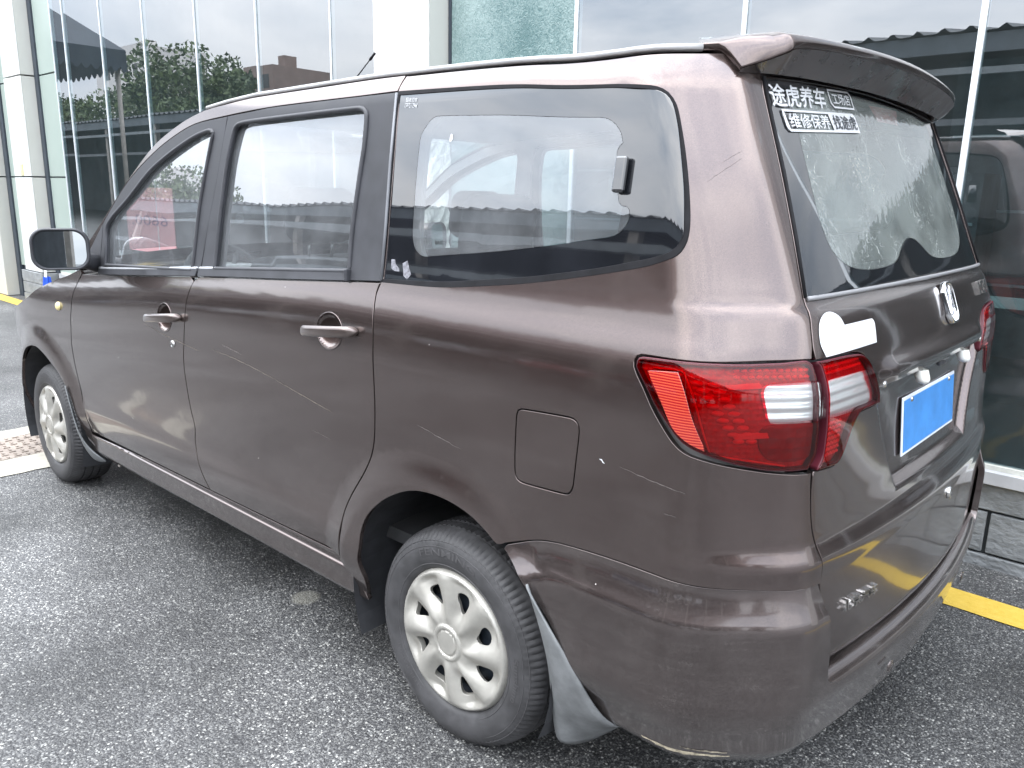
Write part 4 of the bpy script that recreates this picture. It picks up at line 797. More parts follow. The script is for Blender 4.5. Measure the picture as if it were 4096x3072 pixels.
def bumpd2(u,z):
    return bumpd(u,z)-.03*sstep((.30-z)/.07)-.012*sstep((.36-z)/.02)*0
RB=panel('rear_bumper',pl,BUMP,CAR,bumpd2,h=.016,gap=.0016,hem=.018)
# shelf on top of the bumper, in front of the tailgate
us=np.linspace(-.99,2*UC+.99,90); vs_=np.linspace(0,1,8)
q0=P(us,np.full_like(us,.441),bumpd2); q1_=P(us,np.full_like(us,.470)); nn_=normals(us,np.full_like(us,.47)); q1_=q1_-nn_*.02
V=[];F=[]
for i in range(len(us)):
    for j,t_ in enumerate(vs_):
        w=t_; r_=min(1,t_/.25); zz=.4415+.022*math.sin(r_*math.pi/2)+.008*t_; q=q0[i]*(1-w)+q1_[i]*w; 
        edge=sstep((min(us[i]+.0-us[-1]*1.0,0)*-1)/.02) if False else 1
        V.append((q[0],q[1],zz))
n_=len(vs_); F=[(i*n_+j,i*n_+j+1,(i+1)*n_+j+1,(i+1)*n_+j) for i in range(len(us)-1) for j in range(n_-1)]
mesh('bumper_step',V,F,BUMP,RB,smooth=True)
for u_ in (-1.29,2*UC+1.29):
    small('parking_sensor',MB().lathe([(0,.004),(.009,.004),(.0105,.002),(.0115,.002),(.013,.0035),(.0145,0)],24,'z'),u_,.375,BUMP,RB,off=.034,smooth=True)
# ---- tailgate
TS=[(-.949,.683),(-.9495,.70),(-.9433,.7528),(-.929,.8012),(-.9215,.87),(-.921,.924)]
tg=[(-.9855,.482),(-.978,.54),(-.966,.61)]+TS
L2=zpt('light2')
l2o=[(-.9215,.9215),(-.96,.919),(-1.002,.9175),(-1.017,.9235),(-1.037,.946),(-1.060,.984),(-1.079,1.0045),(-1.099,1.0105),(-1.187,1.0115),(-1.1885,1.02),(-1.1805,1.042),(-1.17,1.058),(-1.144,1.092),(-1.1245,1.115),(-1.102,1.1262),(-1.074,1.132),(-.996,1.1355),(-.907,1.136)]
tgt=[(-.9015,1.157),(-.9025,1.196),(-.9094,1.232),(-.9094,1.246),(-.926,1.36),(-.939,1.477),(-.945,1.58),(-.948,1.665)]
left=tg[:-1]+l2o+tgt
top=[(-1.05,1.672),(-1.3,1.682),(UC,1.688)]
tl=left+top+[mir2(q) for q in top[:-1]][::-1]+[mir2(q) for q in left[::-1]]
nl=len(left); c_=[0,len(tg)-1,len(tg)-1+8,len(tg)-1+len(l2o)-1,nl-1]; tot=len(tl); c_+=[tot-1-q for q in c_]
TGO=poly(tl,corners=c_,h=.013)
RW=[(-.9605,1.656),(-.960,1.58),(-.9545,1.477),(-.9385,1.3595),(-.9165,1.246)]
rwt=[(-1.05,1.664),(-1.3,1.674),(UC,1.680)]
rw=RW[::-1]+rwt+[mir2(q) for q in rwt[:-1]][::-1]+[mir2(q) for q in RW]
rwb=[(-1.2,1.248),(UC,1.250)]; rw=rw+[mir2(q) for q in rwb[:1]]+[rwb[1],rwb[0]]
RWO=poly(rw,corners=[0,4,4+1+5,4+5+1+4],h=.015)
def rbox(u,z,u0,u1,z0,z1,s):
    a=np.clip(np.minimum(np.minimum(u-u0,u1-u),np.minimum(z-z0,z1-z))/s,0,1); return a*a*(3-2*a)
def tgd(u,z):
    uu=np.where(u<UC,2*UC-u,u)
    sl=(z-.80)*-.62        # slanting side of the number plate recess
    rec=np.clip(np.minimum((-1.318-(z-.80)*-.58*-1*-1-uu)/.018 if False else (-1.310+(z-.80)*.60-uu)/.030,np.minimum((z-.792)/.028,(1.052-z)/.014)),0,1); rec=rec*rec*(3-2*rec)
    g_=.016*np.exp(-((z-1.075)/.028)**2)*sstep((-1.14-uu)/.12)     # overhanging brow above the plate
    lowc=.010*sstep((.775-z)/.045)*(1-.5*sstep((.73-z)/.04))
    edge=-.004*sstep((.50-z)/.02)
    return lowc+g_-.022*rec+edge
ex=[]
gx,gy=np.meshgrid(np.arange(2*UC+1.10,-1.10,.0075),np.arange(.77,1.12,.006)); ex=np.stack([gx.ravel(),gy.ravel()],1)
TG=panel('tailgate',TGO,PAINT,CAR,tgd,h=.015,gap=.0025,holes=[RWO[::-1]],holehem=.012,extra=ex)
RC=[(-1.075,1.655),(-1.085,1.60),(-1.083,1.57)]+[tuple(q) for q in zpt('rclear')[2:9]]
RCb=[q for q in RC]; 
rcl=[(-1.078,1.640),(-1.078,1.60)]+[tuple(q) for q in Z['rclear'][2:10]]+[(UC+.10,1.302)]
lft=[(-1.075,1.652),(-1.072,1.56),(-1.068,1.4813),(-1.0655,1.4113),(-1.072,1.3652),(-1.0916,1.3262),(-1.1352,1.3013),(-1.2008,1.2866),(-1.31,1.2817),(-1.42,1.286),(-1.477,1.297),(-1.53,1.322),(-1.575,1.337),(UC,1.341)]
RCL=poly(lft+[mir2(q) for q in lft[:-1]][::-1]+[mir2((-1.3,1.664)),(UC,1.668),(-1.3,1.664)],corners=[0,2*len(lft)-2],h=.016)
rwp=panel('rear_window',RWO,FRIT,TG,None,h=.022,off=-.002,gap=.0015,hem=.006,holes=[RCL[::-1]],holehem=0)
panel('clear_pane',RCL,REARGLASS,rwp,None,h=.03,off=-.002,hem=0)
tubeon('window_sill_strip',[(-.918+ (2*UC+2*.918)*k/40,1.243) for k in range(41)],.005,mat('grey_sill_strip',(.22,.22,.23),.4),TG,closed=False)
q=[(-.9535,1.66),(-.9535,1.58),(-.948,1.477),(-.933,1.36),(-.913,1.246)]
tubeon('window_edge_strip',q,.0035,RUBBER,TG,closed=False); tubeon('window_edge_strip',[mir2(a) for a in q],.0035,RUBBER,TG,closed=False)
# ---- text wrapped on the body
def textmesh(s,size=1.0,bold=0.0,ext=0.0):
    c=bpy.data.curves.new('t','FONT'); c.body=s; c.size=size; c.offset=bold; c.extrude=ext; c.resolution_u=3; c.align_x='LEFT'
    o=bpy.data.objects.new('t',c); COL.objects.link(o); dg=bpy.context.evaluated_depsgraph_get(); me=bpy.data.meshes.new_from_object(o.evaluated_get(dg))
    V=np.array([tuple(v.co) for v in me.vertices]).reshape(-1,3); F=[tuple(p_.vertices) for p_ in me.polygons]
    bpy.data.objects.remove(o); bpy.data.curves.remove(c); bpy.data.meshes.remove(me); return V,F
def bil(Q,s,t):
    a,b,c,d=[np.array(q,float) for q in Q]   # TL TR BR BL
    s=np.asarray(s)[:,None];t=np.asarray(t)[:,None]; return (d*(1-s)+c*s)*(1-t)+(a*(1-s)+b*s)*t
def ontext(name,s,Q,m,parent,off=.0012,bold=0.02,ext=0,disp=None,box=(0,1,0,1),flipx=False):
    V,F=textmesh(s,1.0,0,ext)
    if len(V)==0: return None
    if bold>0:
        n0=len(V); sh=[(0,0),(bold,0),(-bold,0),(0,bold*.8),(0,-bold*.8)]; F=[tuple(i+k*n0 for i in f_) for k in range(5) for f_ in F]; V=np.concatenate([V+np.array([a_,b__,k*.0001 if ext==0 else 0]) for k,(a_,b__) in enumerate(sh)])
    mn=V.min(0);mx_=V.max(0); sx=(V[:,0]-mn[0])/(mx_[0]-mn[0]); ty=(V[:,1]-mn[1])/(mx_[1]-mn[1]); zz=V[:,2]-mn[2]
    sx=box[0]+(box[1]-box[0])*sx; ty=box[2]+(box[3]-box[2])*ty
    UZ=bil(Q,sx,ty); dd=disp; 
    A=P(UZ[:,0],UZ[:,1],dd)+normals(UZ[:,0],UZ[:,1],dd)*(off+zz)[:,None]
    me=mesh(name,A,F,m,parent); return me
def onpoly(name,pts,m,parent,off,disp=None,corners='all',h=.01,hem=0,holes=()):
    return panel(name,poly(pts,corners=corners,h=h),m,parent,disp,h=h*1.4,off=off,hem=hem,holes=[poly(q,corners='all',h=h)[::-1] for q in holes],holehem=0)
S1=[(-.966,1.650),(-1.270,1.667),(-1.262,1.622),(-.974,1.604)]
ontext('lettering','途虎养车',S1,WHITESTK,rwp,bold=.022)
S2=[(-1.288,1.668),(-1.445,1.675),(-1.452,1.634),(-1.300,1.627)]
def frame_uv(S_,w,hgt):
    a,b,c,d=[np.array(q) for q in S_]; f=lambda s,t:tuple(bil(S_,np.array([s]),np.array([t]))[0]); return [f(0,1),f(1-w,1),f(1,1-hgt),f(1,0),f(w,0),f(0,hgt)],[f(.035,.90),f(1-w-.01,.90),f(1-.035,1-hgt-.05),f(1-.035,.10),f(w+.01,.10),f(.035,hgt+.05)]
a_,b_=frame_uv(S2,.10,.25); onpoly('sticker_frame',a_,WHITESTK,rwp,.001,h=.02,holes=[b_]); ontext('lettering','工场店',S2,WHITESTK,rwp,bold=.015,box=(.12,.88,.2,.8))
S3=[(-1.0085,1.602),(-1.438,1.624),(-1.446,1.581),(-1.0165,1.5585)]
a_,b_=frame_uv(S3,.03,.2); f3=lambda s,t:tuple(bil(S3,np.array([s]),np.array([t]))[0])
onpoly('sticker_frame',a_,WHITESTK,rwp,.001,h=.02,holes=[[f3(.02,.90),f3(.58,.90),f3(.60,.10),f3(.035,.10)]])
ontext('lettering','维修保养',S3,WHITESTK,rwp,bold=.016,box=(.05,.57,.16,.84)); ontext('lettering','找途虎',S3,mat('dark_sticker_print',(.03,.035,.045),.4),rwp,bold=.016,box=(.62,.975,.14,.86),off=.0022)
# third brake light behind the glass
def inglass(u,z,d): q=P(np.array([u]),np.array([z]))[0]; n=normals(np.array([u]),np.array([z]))[0]; return q-n*d
BLK=mat('brake_lamp_red',(.75,.26,.26),.4)
V=[inglass(-1.60,1.660,.006),inglass(-1.86,1.668,.006),inglass(-1.82,1.626,.006),inglass(-1.64,1.624,.006)]
mesh('brake_light',V,[(0,1,2,3)],BLK,TG); V=[inglass(-1.67,1.644,.0045),inglass(-1.79,1.646,.0045),inglass(-1.78,1.634,.0045),inglass(-1.675,1.633,.0045)]; mesh('lamp_strip',V,[(0,1,2,3)],mat('brake_lamp_bright',(.8,.16,.14),.3),TG)
# plain white sticker
kd=[(-.939,1.1381),(-.9225,1.1622),(-.9219,1.1881),(-.9322,1.2054),(-.9544,1.2148),(-.9811,1.2163),(-1.0048,1.2104),(-1.0219,1.2007),(-1.032,1.1881),(-1.1752,1.1881),(-1.186,1.1799),(-1.1831,1.1396)]
panel('blank_sticker',poly(kd,corners=[0,8,9,11],h=.006),WHITESTK,TG,tgd,h=.012,off=.0012,hem=0)
# emblem: chrome rounded oblong with a raised open peak
def emb(parent,u,z,w,hh,m,disp=None,dep=.008,fl=False,pl=None):
    def rr(w,hh,r,n=8):
        o=[]
        for cx,cy,a0 in ((w-r,hh-r,0),(-w+r,hh-r,90),(-w+r,-hh+r,180),(w-r,-hh+r,270)):
            for k in range(n+1): a=R(a0+90*k/n); o.append((cx+r*math.cos(a),cy+r*math.sin(a)))
        return o
    mb=MB(); prof=[(1,0),(1,.7),(.94,1),(.84,1),(.78,.35)]; rings=[]
    for s,d in prof: rings.append([(x*(1-(1-s)*hh/hh) if True else x, y+(-(1-s)*w*np.sign(y) if False else -(1-s)*y*w/hh*1.0),d*dep) for x,y in rr(w,hh,w*.72)])
    n=len(rings[0]); V=[v for r_ in rings for v in r_]; F=[(i*n+j,i*n+(j+1)%n,(i+1)*n+(j+1)%n,(i+1)*n+j) for i in range(len(prof)-1) for j in range(n)]; F.append(tuple(range((len(prof)-1)*n,len(prof)*n))); mb.add(V,F)
    def bar(pts):
        k=len(pts); V=[(x,y,.3*dep) for x,y in pts]+[(x,y,1.05*dep) for x,y in pts]; mb.add(V,[tuple(range(k,2*k))]+[(i,(i+1)%k,(i+1)%k+k,i+k) for i in range(k)])
    W_=w;H_=hh
    for s in (-1,1):
        bar([(s*x*W_,y*H_) for x,y in ((.04,.80),(.16,.62),(.30,.05),(.62,-.55),(.40,-.62),(.14,-.12),(.06,.20))])
    bar([(x*W_,y*H_) for x,y in ((-.58,.12),(-.14,.22),(-.14,.10),(-.5,.02))]); 
    return mb
small('emblem',emb(None,0,0,.040,.055,None,dep=.012),-1.738,1.176,CHROME,TG,off=.001,smooth=False,bevel=.0012)
S4=[(-2.10,1.205),(-2.225,1.205),(-2.225,1.168),(-2.10,1.168)]
ontext('lettering','M30',S4,CHROMED,TG,off=.000,bold=.03,ext=.05 if False else .004)
S5=[(-1.038,.617),(-1.200,.611),(-1.206,.583),(-1.045,.589)]
ontext('lettering','北京汽车',S5,CHROMED,TG,off=.000,bold=.012,ext=.0035,disp=tgd)
for s_ in (-.16,.16): small('plate_bolt',MB().lathe([(0,.003),(.005,.003),(.0065,0)],12,'z'),UC+s_,.975,CHROMED,TG,off=-.0145,smooth=True)
small('key_lock',MB().lathe([(0,.003),(.010,.003),(.0125,.0045),(.015,.003),(.0165,-.002)],24,'z'),-1.693,.690,CHROMED,TG,off=.008,smooth=True)
# number plate with white border; its characters are blurred away in the photograph
PB=noisy(mat('plate_blue',(.05,.23,.58),.4),14,.15); qa,aa,ab,an=onbody(UC,.92,-.022)
mb=MB().box((-.22,-.07,0),(.22,.07,.004)); pl_=small('number_plate',mb,UC,.918,mat('plate_white',(.7,.74,.8),.35),TG,off=-.020,bevel=.002); small('plate_field',MB().box((-.212,-.062,.0),(.212,.062,.0012)),UC,.918,PB,TG,off=-.0158)
# plate lamps, latch handle, screws
LMPW=mat('milky_lamp',(.72,.72,.68),.3)
for u_ in (-1.43,2*UC+1.43):
    b0=small('lamp_base',MB().lathe([(0,0),(.020,0),(.022,.004),(.018,.010),(0,.010)],20,'z'),u_,1.058,noisy(mat('lamp_base_grey',(.14,.14,.14),.6),30,.2),TG,off=-.004,smooth=True)
    q_,a_,b2,n_=onbody(u_,1.045,-.006); mbx=MB(); V=[];F=[]
    for j in range(9):
        t_=j/8; rr=.0175*math.sqrt(max(0,1-(max(0,t_-.55)/.45)**2)) if t_<1 else 0.001
        for k in range(16):
            a=2*math.pi*k/16; V.append(tuple(q_+a_*rr*math.cos(a)+n_*(.012+rr*math.sin(a)*.9+t_*.008)-b2*(t_*.034-.006)))
    F=[(j*16+k,j*16+(k+1)%16,(j+1)*16+(k+1)%16,(j+1)*16+k) for j in range(8) for k in range(16)]
    mesh('plate_lamp',V,F,LMPW,b0,smooth=True)
hb=MB(); hb.box((-.035,-.016,-.002),(.035,.018,.010)); small('latch_handle',hb,UC-.02,1.050,BLACKTRIM,TG,off=-.006,bevel=.005); small('latch_cross',MB().box((-.022,-.002,0),(.022,.002,.003)).box((-.002,-.012,0),(.002,.012,.003)),UC-.02,1.050,CHROMED,TG,off=.005)
for u_ in (-1.2027,2*UC+1.2027): small('screw_cap',MB().lathe([(0,.006),(.006,.005),(.0085,.002),(.009,0)],14,'z'),u_,1.052,CHROMED,TG,off=.002,smooth=True)
# ---- spoiler
def spl(rows):
    rows=rows+[[(x,-y,z) for x,y,z in r_] for r_ in rows[:-1][::-1]]; return rows
rowsS=[[(-.50,.672,1.720),(-.540,.662,1.719),(-.552,.657,1.712),(-.564,.655,1.698),(-.586,.652,1.671),(-.575,.64,1.665),(-.56,.61,1.672)],
 [(-.48,.625,1.737),(-.585,.628,1.732),(-.600,.626,1.725),(-.612,.623,1.707),(-.620,.618,1.686),(-.602,.60,1.667),(-.59,.58,1.672)],
 [(-.45,.58,1.747),(-.612,.592,1.740),(-.632,.591,1.733),(-.643,.589,1.718),(-.646,.585,1.702),(-.612,.57,1.668),(-.60,.55,1.674)],
 [(-.42,.52,1.760),(-.625,.560,1.744),(-.650,.560,1.737),(-.658,.558,1.726),(-.656,.556,1.712),(-.622,.54,1.668),(-.608,.52,1.674)],
 [(-.42,.40,1.765),(-.640,.43,1.750),(-.668,.43,1.743),(-.675,.43,1.734),(-.672,.43,1.722),(-.628,.42,1.673),(-.612,.40,1.679)],
 [(-.41,.20,1.772),(-.652,.215,1.757),(-.683,.215,1.750),(-.690,.215,1.742),(-.687,.215,1.728),(-.634,.21,1.678),(-.616,.20,1.684)],
 [(-.41,0,1.776),(-.656,0,1.760),(-.688,0,1.753),(-.695,0,1.745),(-.692,0,1.730),(-.636,0,1.680),(-.618,0,1.686)]]
rs_=spl(rowsS); 
def spline_rows(rows,sub):
    A=np.array(rows,float); n=len(A); out=[]
    for i in range(n-1):
        p0=A[max(i-1,0)];p1=A[i];p2=A[i+1];p3=A[min(i+2,n-1)]
        for j in range(sub):
            t=j/sub; out.append(.5*((2*p1)+(-p0+p2)*t+(2*p0-5*p1+4*p2-p3)*t*t+(-p0+3*p1-3*p2+p3)*t**3))
    out.append(A[-1]); return np.array(out)
G_=spline_rows(rs_,6); m_=G_.shape[1]; V=G_.reshape(-1,3); F=[(i*m_+j,(i+1)*m_+j,(i+1)*m_+j+1,i*m_+j+1) for i in range(len(G_)-1) for j in range(m_-1)]
F+=[tuple(range(m_)),tuple(range((len(G_)-1)*m_,len(G_)*m_))[::-1]]
SP=mesh('roof_spoiler',V,F,PAINT,CAR,smooth=True); b=SP.modifiers.new('b','BEVEL'); b.width=.004; b.segments=2; b.limit_method='ANGLE'; b.angle_limit=R(35); 
# underside skin, darker than the spoiler paint, and the washer-nozzle notch
und=[[tuple(np.array(r_[5])+np.array((-.0015,0,-.0015))),tuple(np.array(r_[4])+np.array((-.0012,0,-.002)))] for r_ in G_]
mesh('spoiler_underside',[q for r_ in und for q in r_],[(2*i,2*i+1,2*i+3,2*i+2) for i in range(len(und)-1)],noisy(mat('dark_spoiler_underside',(.055,.045,.045),.3,0,coat=.6),14,.4,rvar=.15),SP,smooth=True)
MB().add([(-.690,-.03,1.7285),(-.690,.03,1.7285),(-.655,.0,1.700)],[(0,1,2)]).build('nozzle_notch',DARK,SP)
# filler between spoiler and window top
us=np.linspace(-.945,2*UC+.945,60); q0=P(us,np.full_like(us,1.662)); V=[];F=[]
for i in range(60):
    a=q0[i]+np.array([.004,0,0]); b_=a+np.array([.02,0,.03+.0*i]); V+=[tuple(a),tuple(b_)]
F=[(2*i,2*i+1,2*i+3,2*i+2) for i in range(59)]; mesh('window_header',V,F,noisy(mat('dusty_header',(.075,.065,.065),.8),40,.5,bump=.4,bscale=120),TG,smooth=True)
# ---- tail lights: tinted lens over a housing with its own relief
def lens(name,tint,spec=1.0,ribs=0,rcol=None):
    m=bpy.data.materials.new(name); m.use_nodes=True; nt=m.node_tree; nt.nodes.clear(); L=nt.links.new
    o=N(nt,'ShaderNodeOutputMaterial'); t=N(nt,'ShaderNodeBsdfTransparent',ins={0:(*tint,1)}); g=N(nt,'ShaderNodeBsdfGlossy',ins={'Roughness':.02}); f=N(nt,'ShaderNodeFresnel',ins={'IOR':1.5})
    mx=N(nt,'ShaderNodeMixShader'); L(f.outputs[0],mx.inputs[0]); L(t.outputs[0],mx.inputs[1]); L(g.outputs[0],mx.inputs[2]); L(mx.outputs[0],o.inputs[0]); return m
def housing(name,col,scale,rough=.3,metal=.3,kind='cells'):
    m=mat(name,col,rough,metal); nt=m.node_tree; b=nt.nodes['Principled BSDF']; L=nt.links.new; tc=N(nt,'ShaderNodeTexCoord')
    if kind=='cells':
        v=N(nt,'ShaderNodeTexVoronoi',ins={'Scale':scale,'Randomness':.25}); L(tc.outputs['Object'],v.inputs['Vector']); bp=N(nt,'ShaderNodeBump',ins={'Strength':1,'Distance':.003}); L(v.outputs['Distance'],bp.inputs['Height']); L(bp.outputs[0],b.inputs['Normal'])
    else:
        w=N(nt,'ShaderNodeTexWave',wave_type='BANDS',bands_direction='Z',ins={'Scale':scale,'Distortion':.3}); L(tc.outputs['Object'],w.inputs['Vector']); bp=N(nt,'ShaderNodeBump',ins={'Strength':1,'Distance':.003}); L(w.outputs['Fac'],bp.inputs['Height']); L(bp.outputs[0],b.inputs['Normal'])
    return m
def ribbed():
    m=mat('orange_red_reflector',(.8,.1,.05),.25,coat=1); nt=m.node_tree; b=nt.nodes['Principled BSDF']; L=nt.links.new; tc=N(nt,'ShaderNodeTexCoord')
    w=N(nt,'ShaderNodeTexWave',wave_type='BANDS',bands_direction='Z',ins={'Scale':62,'Distortion':.2}); L(tc.outputs['Object'],w.inputs['Vector'])
    cr=N(nt,'ShaderNodeValToRGB'); e=cr.color_ramp.elements; e[0].position=.35; e[0].color=(.28,.006,.010,1); e[1].position=.75; e[1].color=(.50,.065,.03,1); L(w.outputs['Fac'],cr.inputs[0]); L(cr.outputs[0],b.inputs['Base Color']); return m
REDL=lens('red_lens',(.78,.018,.035)); CLRL=lens('clear_lens',(.97,.98,.98))
HRED=housing('lamp_housing',(.54,.38,.39),95,.3,.1); HRIB=ribbed(); HCLR=housing('clear_lamp_reflector',(.88,.90,.90),16,.15,.35,'ribs'); GASK=mat('lamp_gasket',(.10,.015,.025),.35)
LO=poly(zpt('light'),corners=[8,14],h=.008); CA=poly([(-.8088,1.0885),(-.816,1.0929),(-.9112,1.0973),(-.916,1.0934),(-.9284,1.0309),(-.9254,1.0284),(-.8308,1.0269),(-.8221,1.028),(-.8167,1.0403),(-.8064,1.0774)],corners=[],h=.006)
RF_=poly([(-.6008,1.1022),(-.6642,1.1081),(-.6696,1.0942),(-.6921,1.0343),(-.7201,.9798),(-.7234,.9704),(-.6902,.9854),(-.6612,1.0078),(-.6305,1.0514),(-.6107,1.0816)],corners=[0,1,5],h=.008)
L2O=poly([(-.906,1.1325),(-.996,1.1318),(-1.073,1.1282),(-1.1008,1.1226),(-1.1221,1.1117),(-1.1413,1.0895),(-1.1668,1.0553),(-1.1767,1.0407),(-1.1837,1.0156),(-1.0969,1.0145),(-1.0764,1.0077),(-1.0558,.9855),(-1.0337,.9482),(-1.0135,.9263),(-1.0007,.9211),(-.9289,.9241),(-.9455,.9487),(-.9468,.9939),(-.9409,1.0292),(-.9312,1.0804),(-.9255,1.1013),(-.917,1.1234)],corners=[0,8,14,15],h=.008)
CB=poly([(-.9335,1.0945),(-1.0928,1.0922),(-1.1098,1.0875),(-1.1205,1.0698),(-1.1515,1.0368),(-1.1516,1.0249),(-1.0999,1.0244),(-.9459,1.0273),(-.941,1.0293)],corners=[0,7],h=.006)
ld=lambda u,z: .004+0*u
def light(side):
    t1=panel('tail_light',LO,REDL,QP,None,h=.011,off=.006,gap=.003,hem=.008,holes=[CA[::-1]],holehem=0)
    panel('clear_lens',CA,CLRL,t1,None,h=.012,off=.006,hem=0)
    panel('lamp_housing',LO,HRED,t1,None,h=.012,off=-.010,gap=.002,hem=0)
    panel('lamp_rim',LO,GASK,t1,None,h=.02,off=.0035,gap=.0005,hem=.02,holes=[inset(LO,.0045)[::-1]],holehem=.012)
    panel('reflector',RF_,HRIB,t1,None,h=.014,off=.0068,hem=.001)
    panel('clear_reflector',inset(CA,-.003),HCLR,t1,None,h=.01,off=-.007,hem=.0)
    CH=mat('lamp_chrome',(.98,.92,.9),.3,.1)
    for (uu,zz) in [(-.697-.0100*i-.0*i,1.094-.0135*i) for i in range(9)]+[(-.728-.0088*i,1.094-.0135*i) for i in range(9)]:
        small('light_cell',MB().add(*cell(.012,.0052,.006)),uu,zz,CH,t1,off=-.008,smooth=True)
    for i in range(12):
        for j in range(2): small('light_cell',MB().add(*cell(.0062,.0042,.005)),-.765-.0125*i,1.1215-.0125*j,CH,t1,off=-.009,smooth=True)
    # two bright ridges inside the lens
    for a,b in (((-.672,1.112),(-.735,.960)),((-.735,.960),(-.86,.938)),((-.606,1.110),(-.664,1.113)),((-.664,1.113),(-.672,1.112))):
        pts=[onbody(a[0]+(b[0]-a[0])*t_,a[1]+(b[1]-a[1])*t_,-.005)[0] for t_ in np.linspace(0,1,8)]; MB().tube([tuple(q) for q in pts],.0022,6).build('light_guide',mat('light_guide_orange',(1,.75,.6),.3),t1,smooth=True)
    mb=[panel('lamp_step',poly(q,corners='all',h=.01),CH,t1,None,h=.02,off=-.004,hem=.006) for q in ([(-.745,1.093),(-.80,1.098),(-.806,1.089),(-.752,1.086)],[(-.765,1.000),(-.822,1.003),(-.826,.994),(-.77,.992)])]
    # dark bulb seat at the bottom of the outer lamp
    panel('bulb_seat',poly([(-.815,1.012),(-.915,1.014),(-.915,.955),(-.83,.952)],corners=[],h=.01),housing('bulb_seat',(.30,.2,.2),50),t1,None,h=.012,off=-.0055,hem=.004)
    t2=panel('tail_light_inner',L2O,REDL,TG,None,h=.011,off=.006,gap=.003,hem=.008,holes=[CB[::-1]],holehem=0)
    panel('clear_lens',CB,CLRL,t2,None,h=.012,off=.006,hem=0)
    panel('lamp_housing',L2O,HRED,t2,None,h=.012,off=-.010,gap=.002,hem=0)
    panel('lamp_rim',L2O,GASK,t2,None,h=.02,off=.0035,gap=.0005,hem=.02,holes=[inset(L2O,.0045)[::-1]],holehem=.012)
    panel('clear_reflector',inset(CB,-.003),HCLR,t2,None,h=.01,off=-.007,hem=.0)
    for i in range(12):
        for j in range(2): small('light_cell',MB().add(*cell(.0062,.0042,.005)),-.945-.0135*i-.006*j,1.120-.012*j,CH,t2,off=-.009,smooth=True)
    for i in range(6):
        for j in range(7):
            if -.955-.014*i>-1.03+ (1.006-(.99-.0095*j))*-.9: small('light_cell',MB().add(*cell(.006,.004,.004)),-.958-.013*i,1.005-.0105*j,CH,t2,off=-.009,smooth=True)
    return t1,t2
def cell(a,b,h_):
    V=[(0,0,h_)];F=[];n=10
    for j,(r_,z_) in enumerate(((.55,.8),(1,0))):
        for k in range(n): t_=2*math.pi*k/n; V.append((a*r_*math.cos(t_),b*r_*math.sin(t_),h_*z_))
    for k in range(n): F+=[(0,1+k,1+(k+1)%n),(1+k,1+n+k,1+n+(k+1)%n,1+(k+1)%n)]
    return V,F
TL1,TL2=light(1)
# ---- handles, lock, side repeater
HND=noisy(mat('handle_paint',(.16,.128,.118),.3,.85,coat=.8),12,.12)
def handle(parent,u0,u1,z,dz_,m):
    pts=[];n=26; prof=[]
    V=[];F=[];k_=14
    for i in range(n+1):
        s=i/n; u_=u0+(u1-u0)*s; z_=z+dz_*s; lift=.010+.026*min(1,math.sin(math.pi*min(max(s,.0),1))**.45) if 0<s<1 else .006
        a=.0155*(1-.85*max(0,abs(s-.5)*2-.90)/.10) ; b=.010*(1-.7*max(0,abs(s-.5)*2-.90)/.10)
        if abs(s-.5)>.40: b=.5*(lift+b); lift=b
        q_,ax,ay,an=onbody(u_,z_,0)
        for k in range(k_):
            t_=2*math.pi*k/k_; c=math.cos(t_);d=math.sin(t_); c=math.copysign(abs(c)**.7,c); d=math.copysign(abs(d)**.7,d)
            V.append(tuple(q_+ay*a*c+an*(lift+b*d)))
    F=[(i*k_+k,i*k_+(k+1)%k_,(i+1)*k_+(k+1)%k_,(i+1)*k_+k) for i in range(n) for k in range(k_)]+[tuple(range(k_))[::-1],tuple(range(n*k_,(n+1)*k_))]
    h=mesh('door_handle',V,F,HND,parent,smooth=True)
    return h
handle(FD,1.322,1.570,.985,-.029,PAINT); handle(RD,.332,.570,1.063,-.025,PAINT)
for par,u_,z_,a,b in ((FD,1.452,.972,.056,.050),(RD,.462,1.050,.060,.050)):
    pts=[onbody(u_+a*1.0*math.cos(t_),z_+b*1.0*math.sin(t_),.0005)[0] for t_ in np.linspace(0,2*math.pi,41)]
    MB().tube([tuple(q) for q in pts],.0016,6).build('handle_cup_rim',PAINT,par,smooth=True)
small('door_lock',MB().lathe([(0,.004),(.008,.004),(.0095,.006),(.012,.004),(.0135,0)],20,'z'),1.3975,.8831,CHROMED,FD,smooth=True)
mb=MB(); mb.lathe([(0,.012),(.010,.011),(.016,.006),(.018,0)],16,'z'); mb.V=[(x*1.15,y*1.1,z) for x,y,z in mb.V]; small('side_repeater',mb,2.4756,.9024,mat('amber_cream_lens',(.78,.66,.32),.25),FE,off=.001,smooth=True)
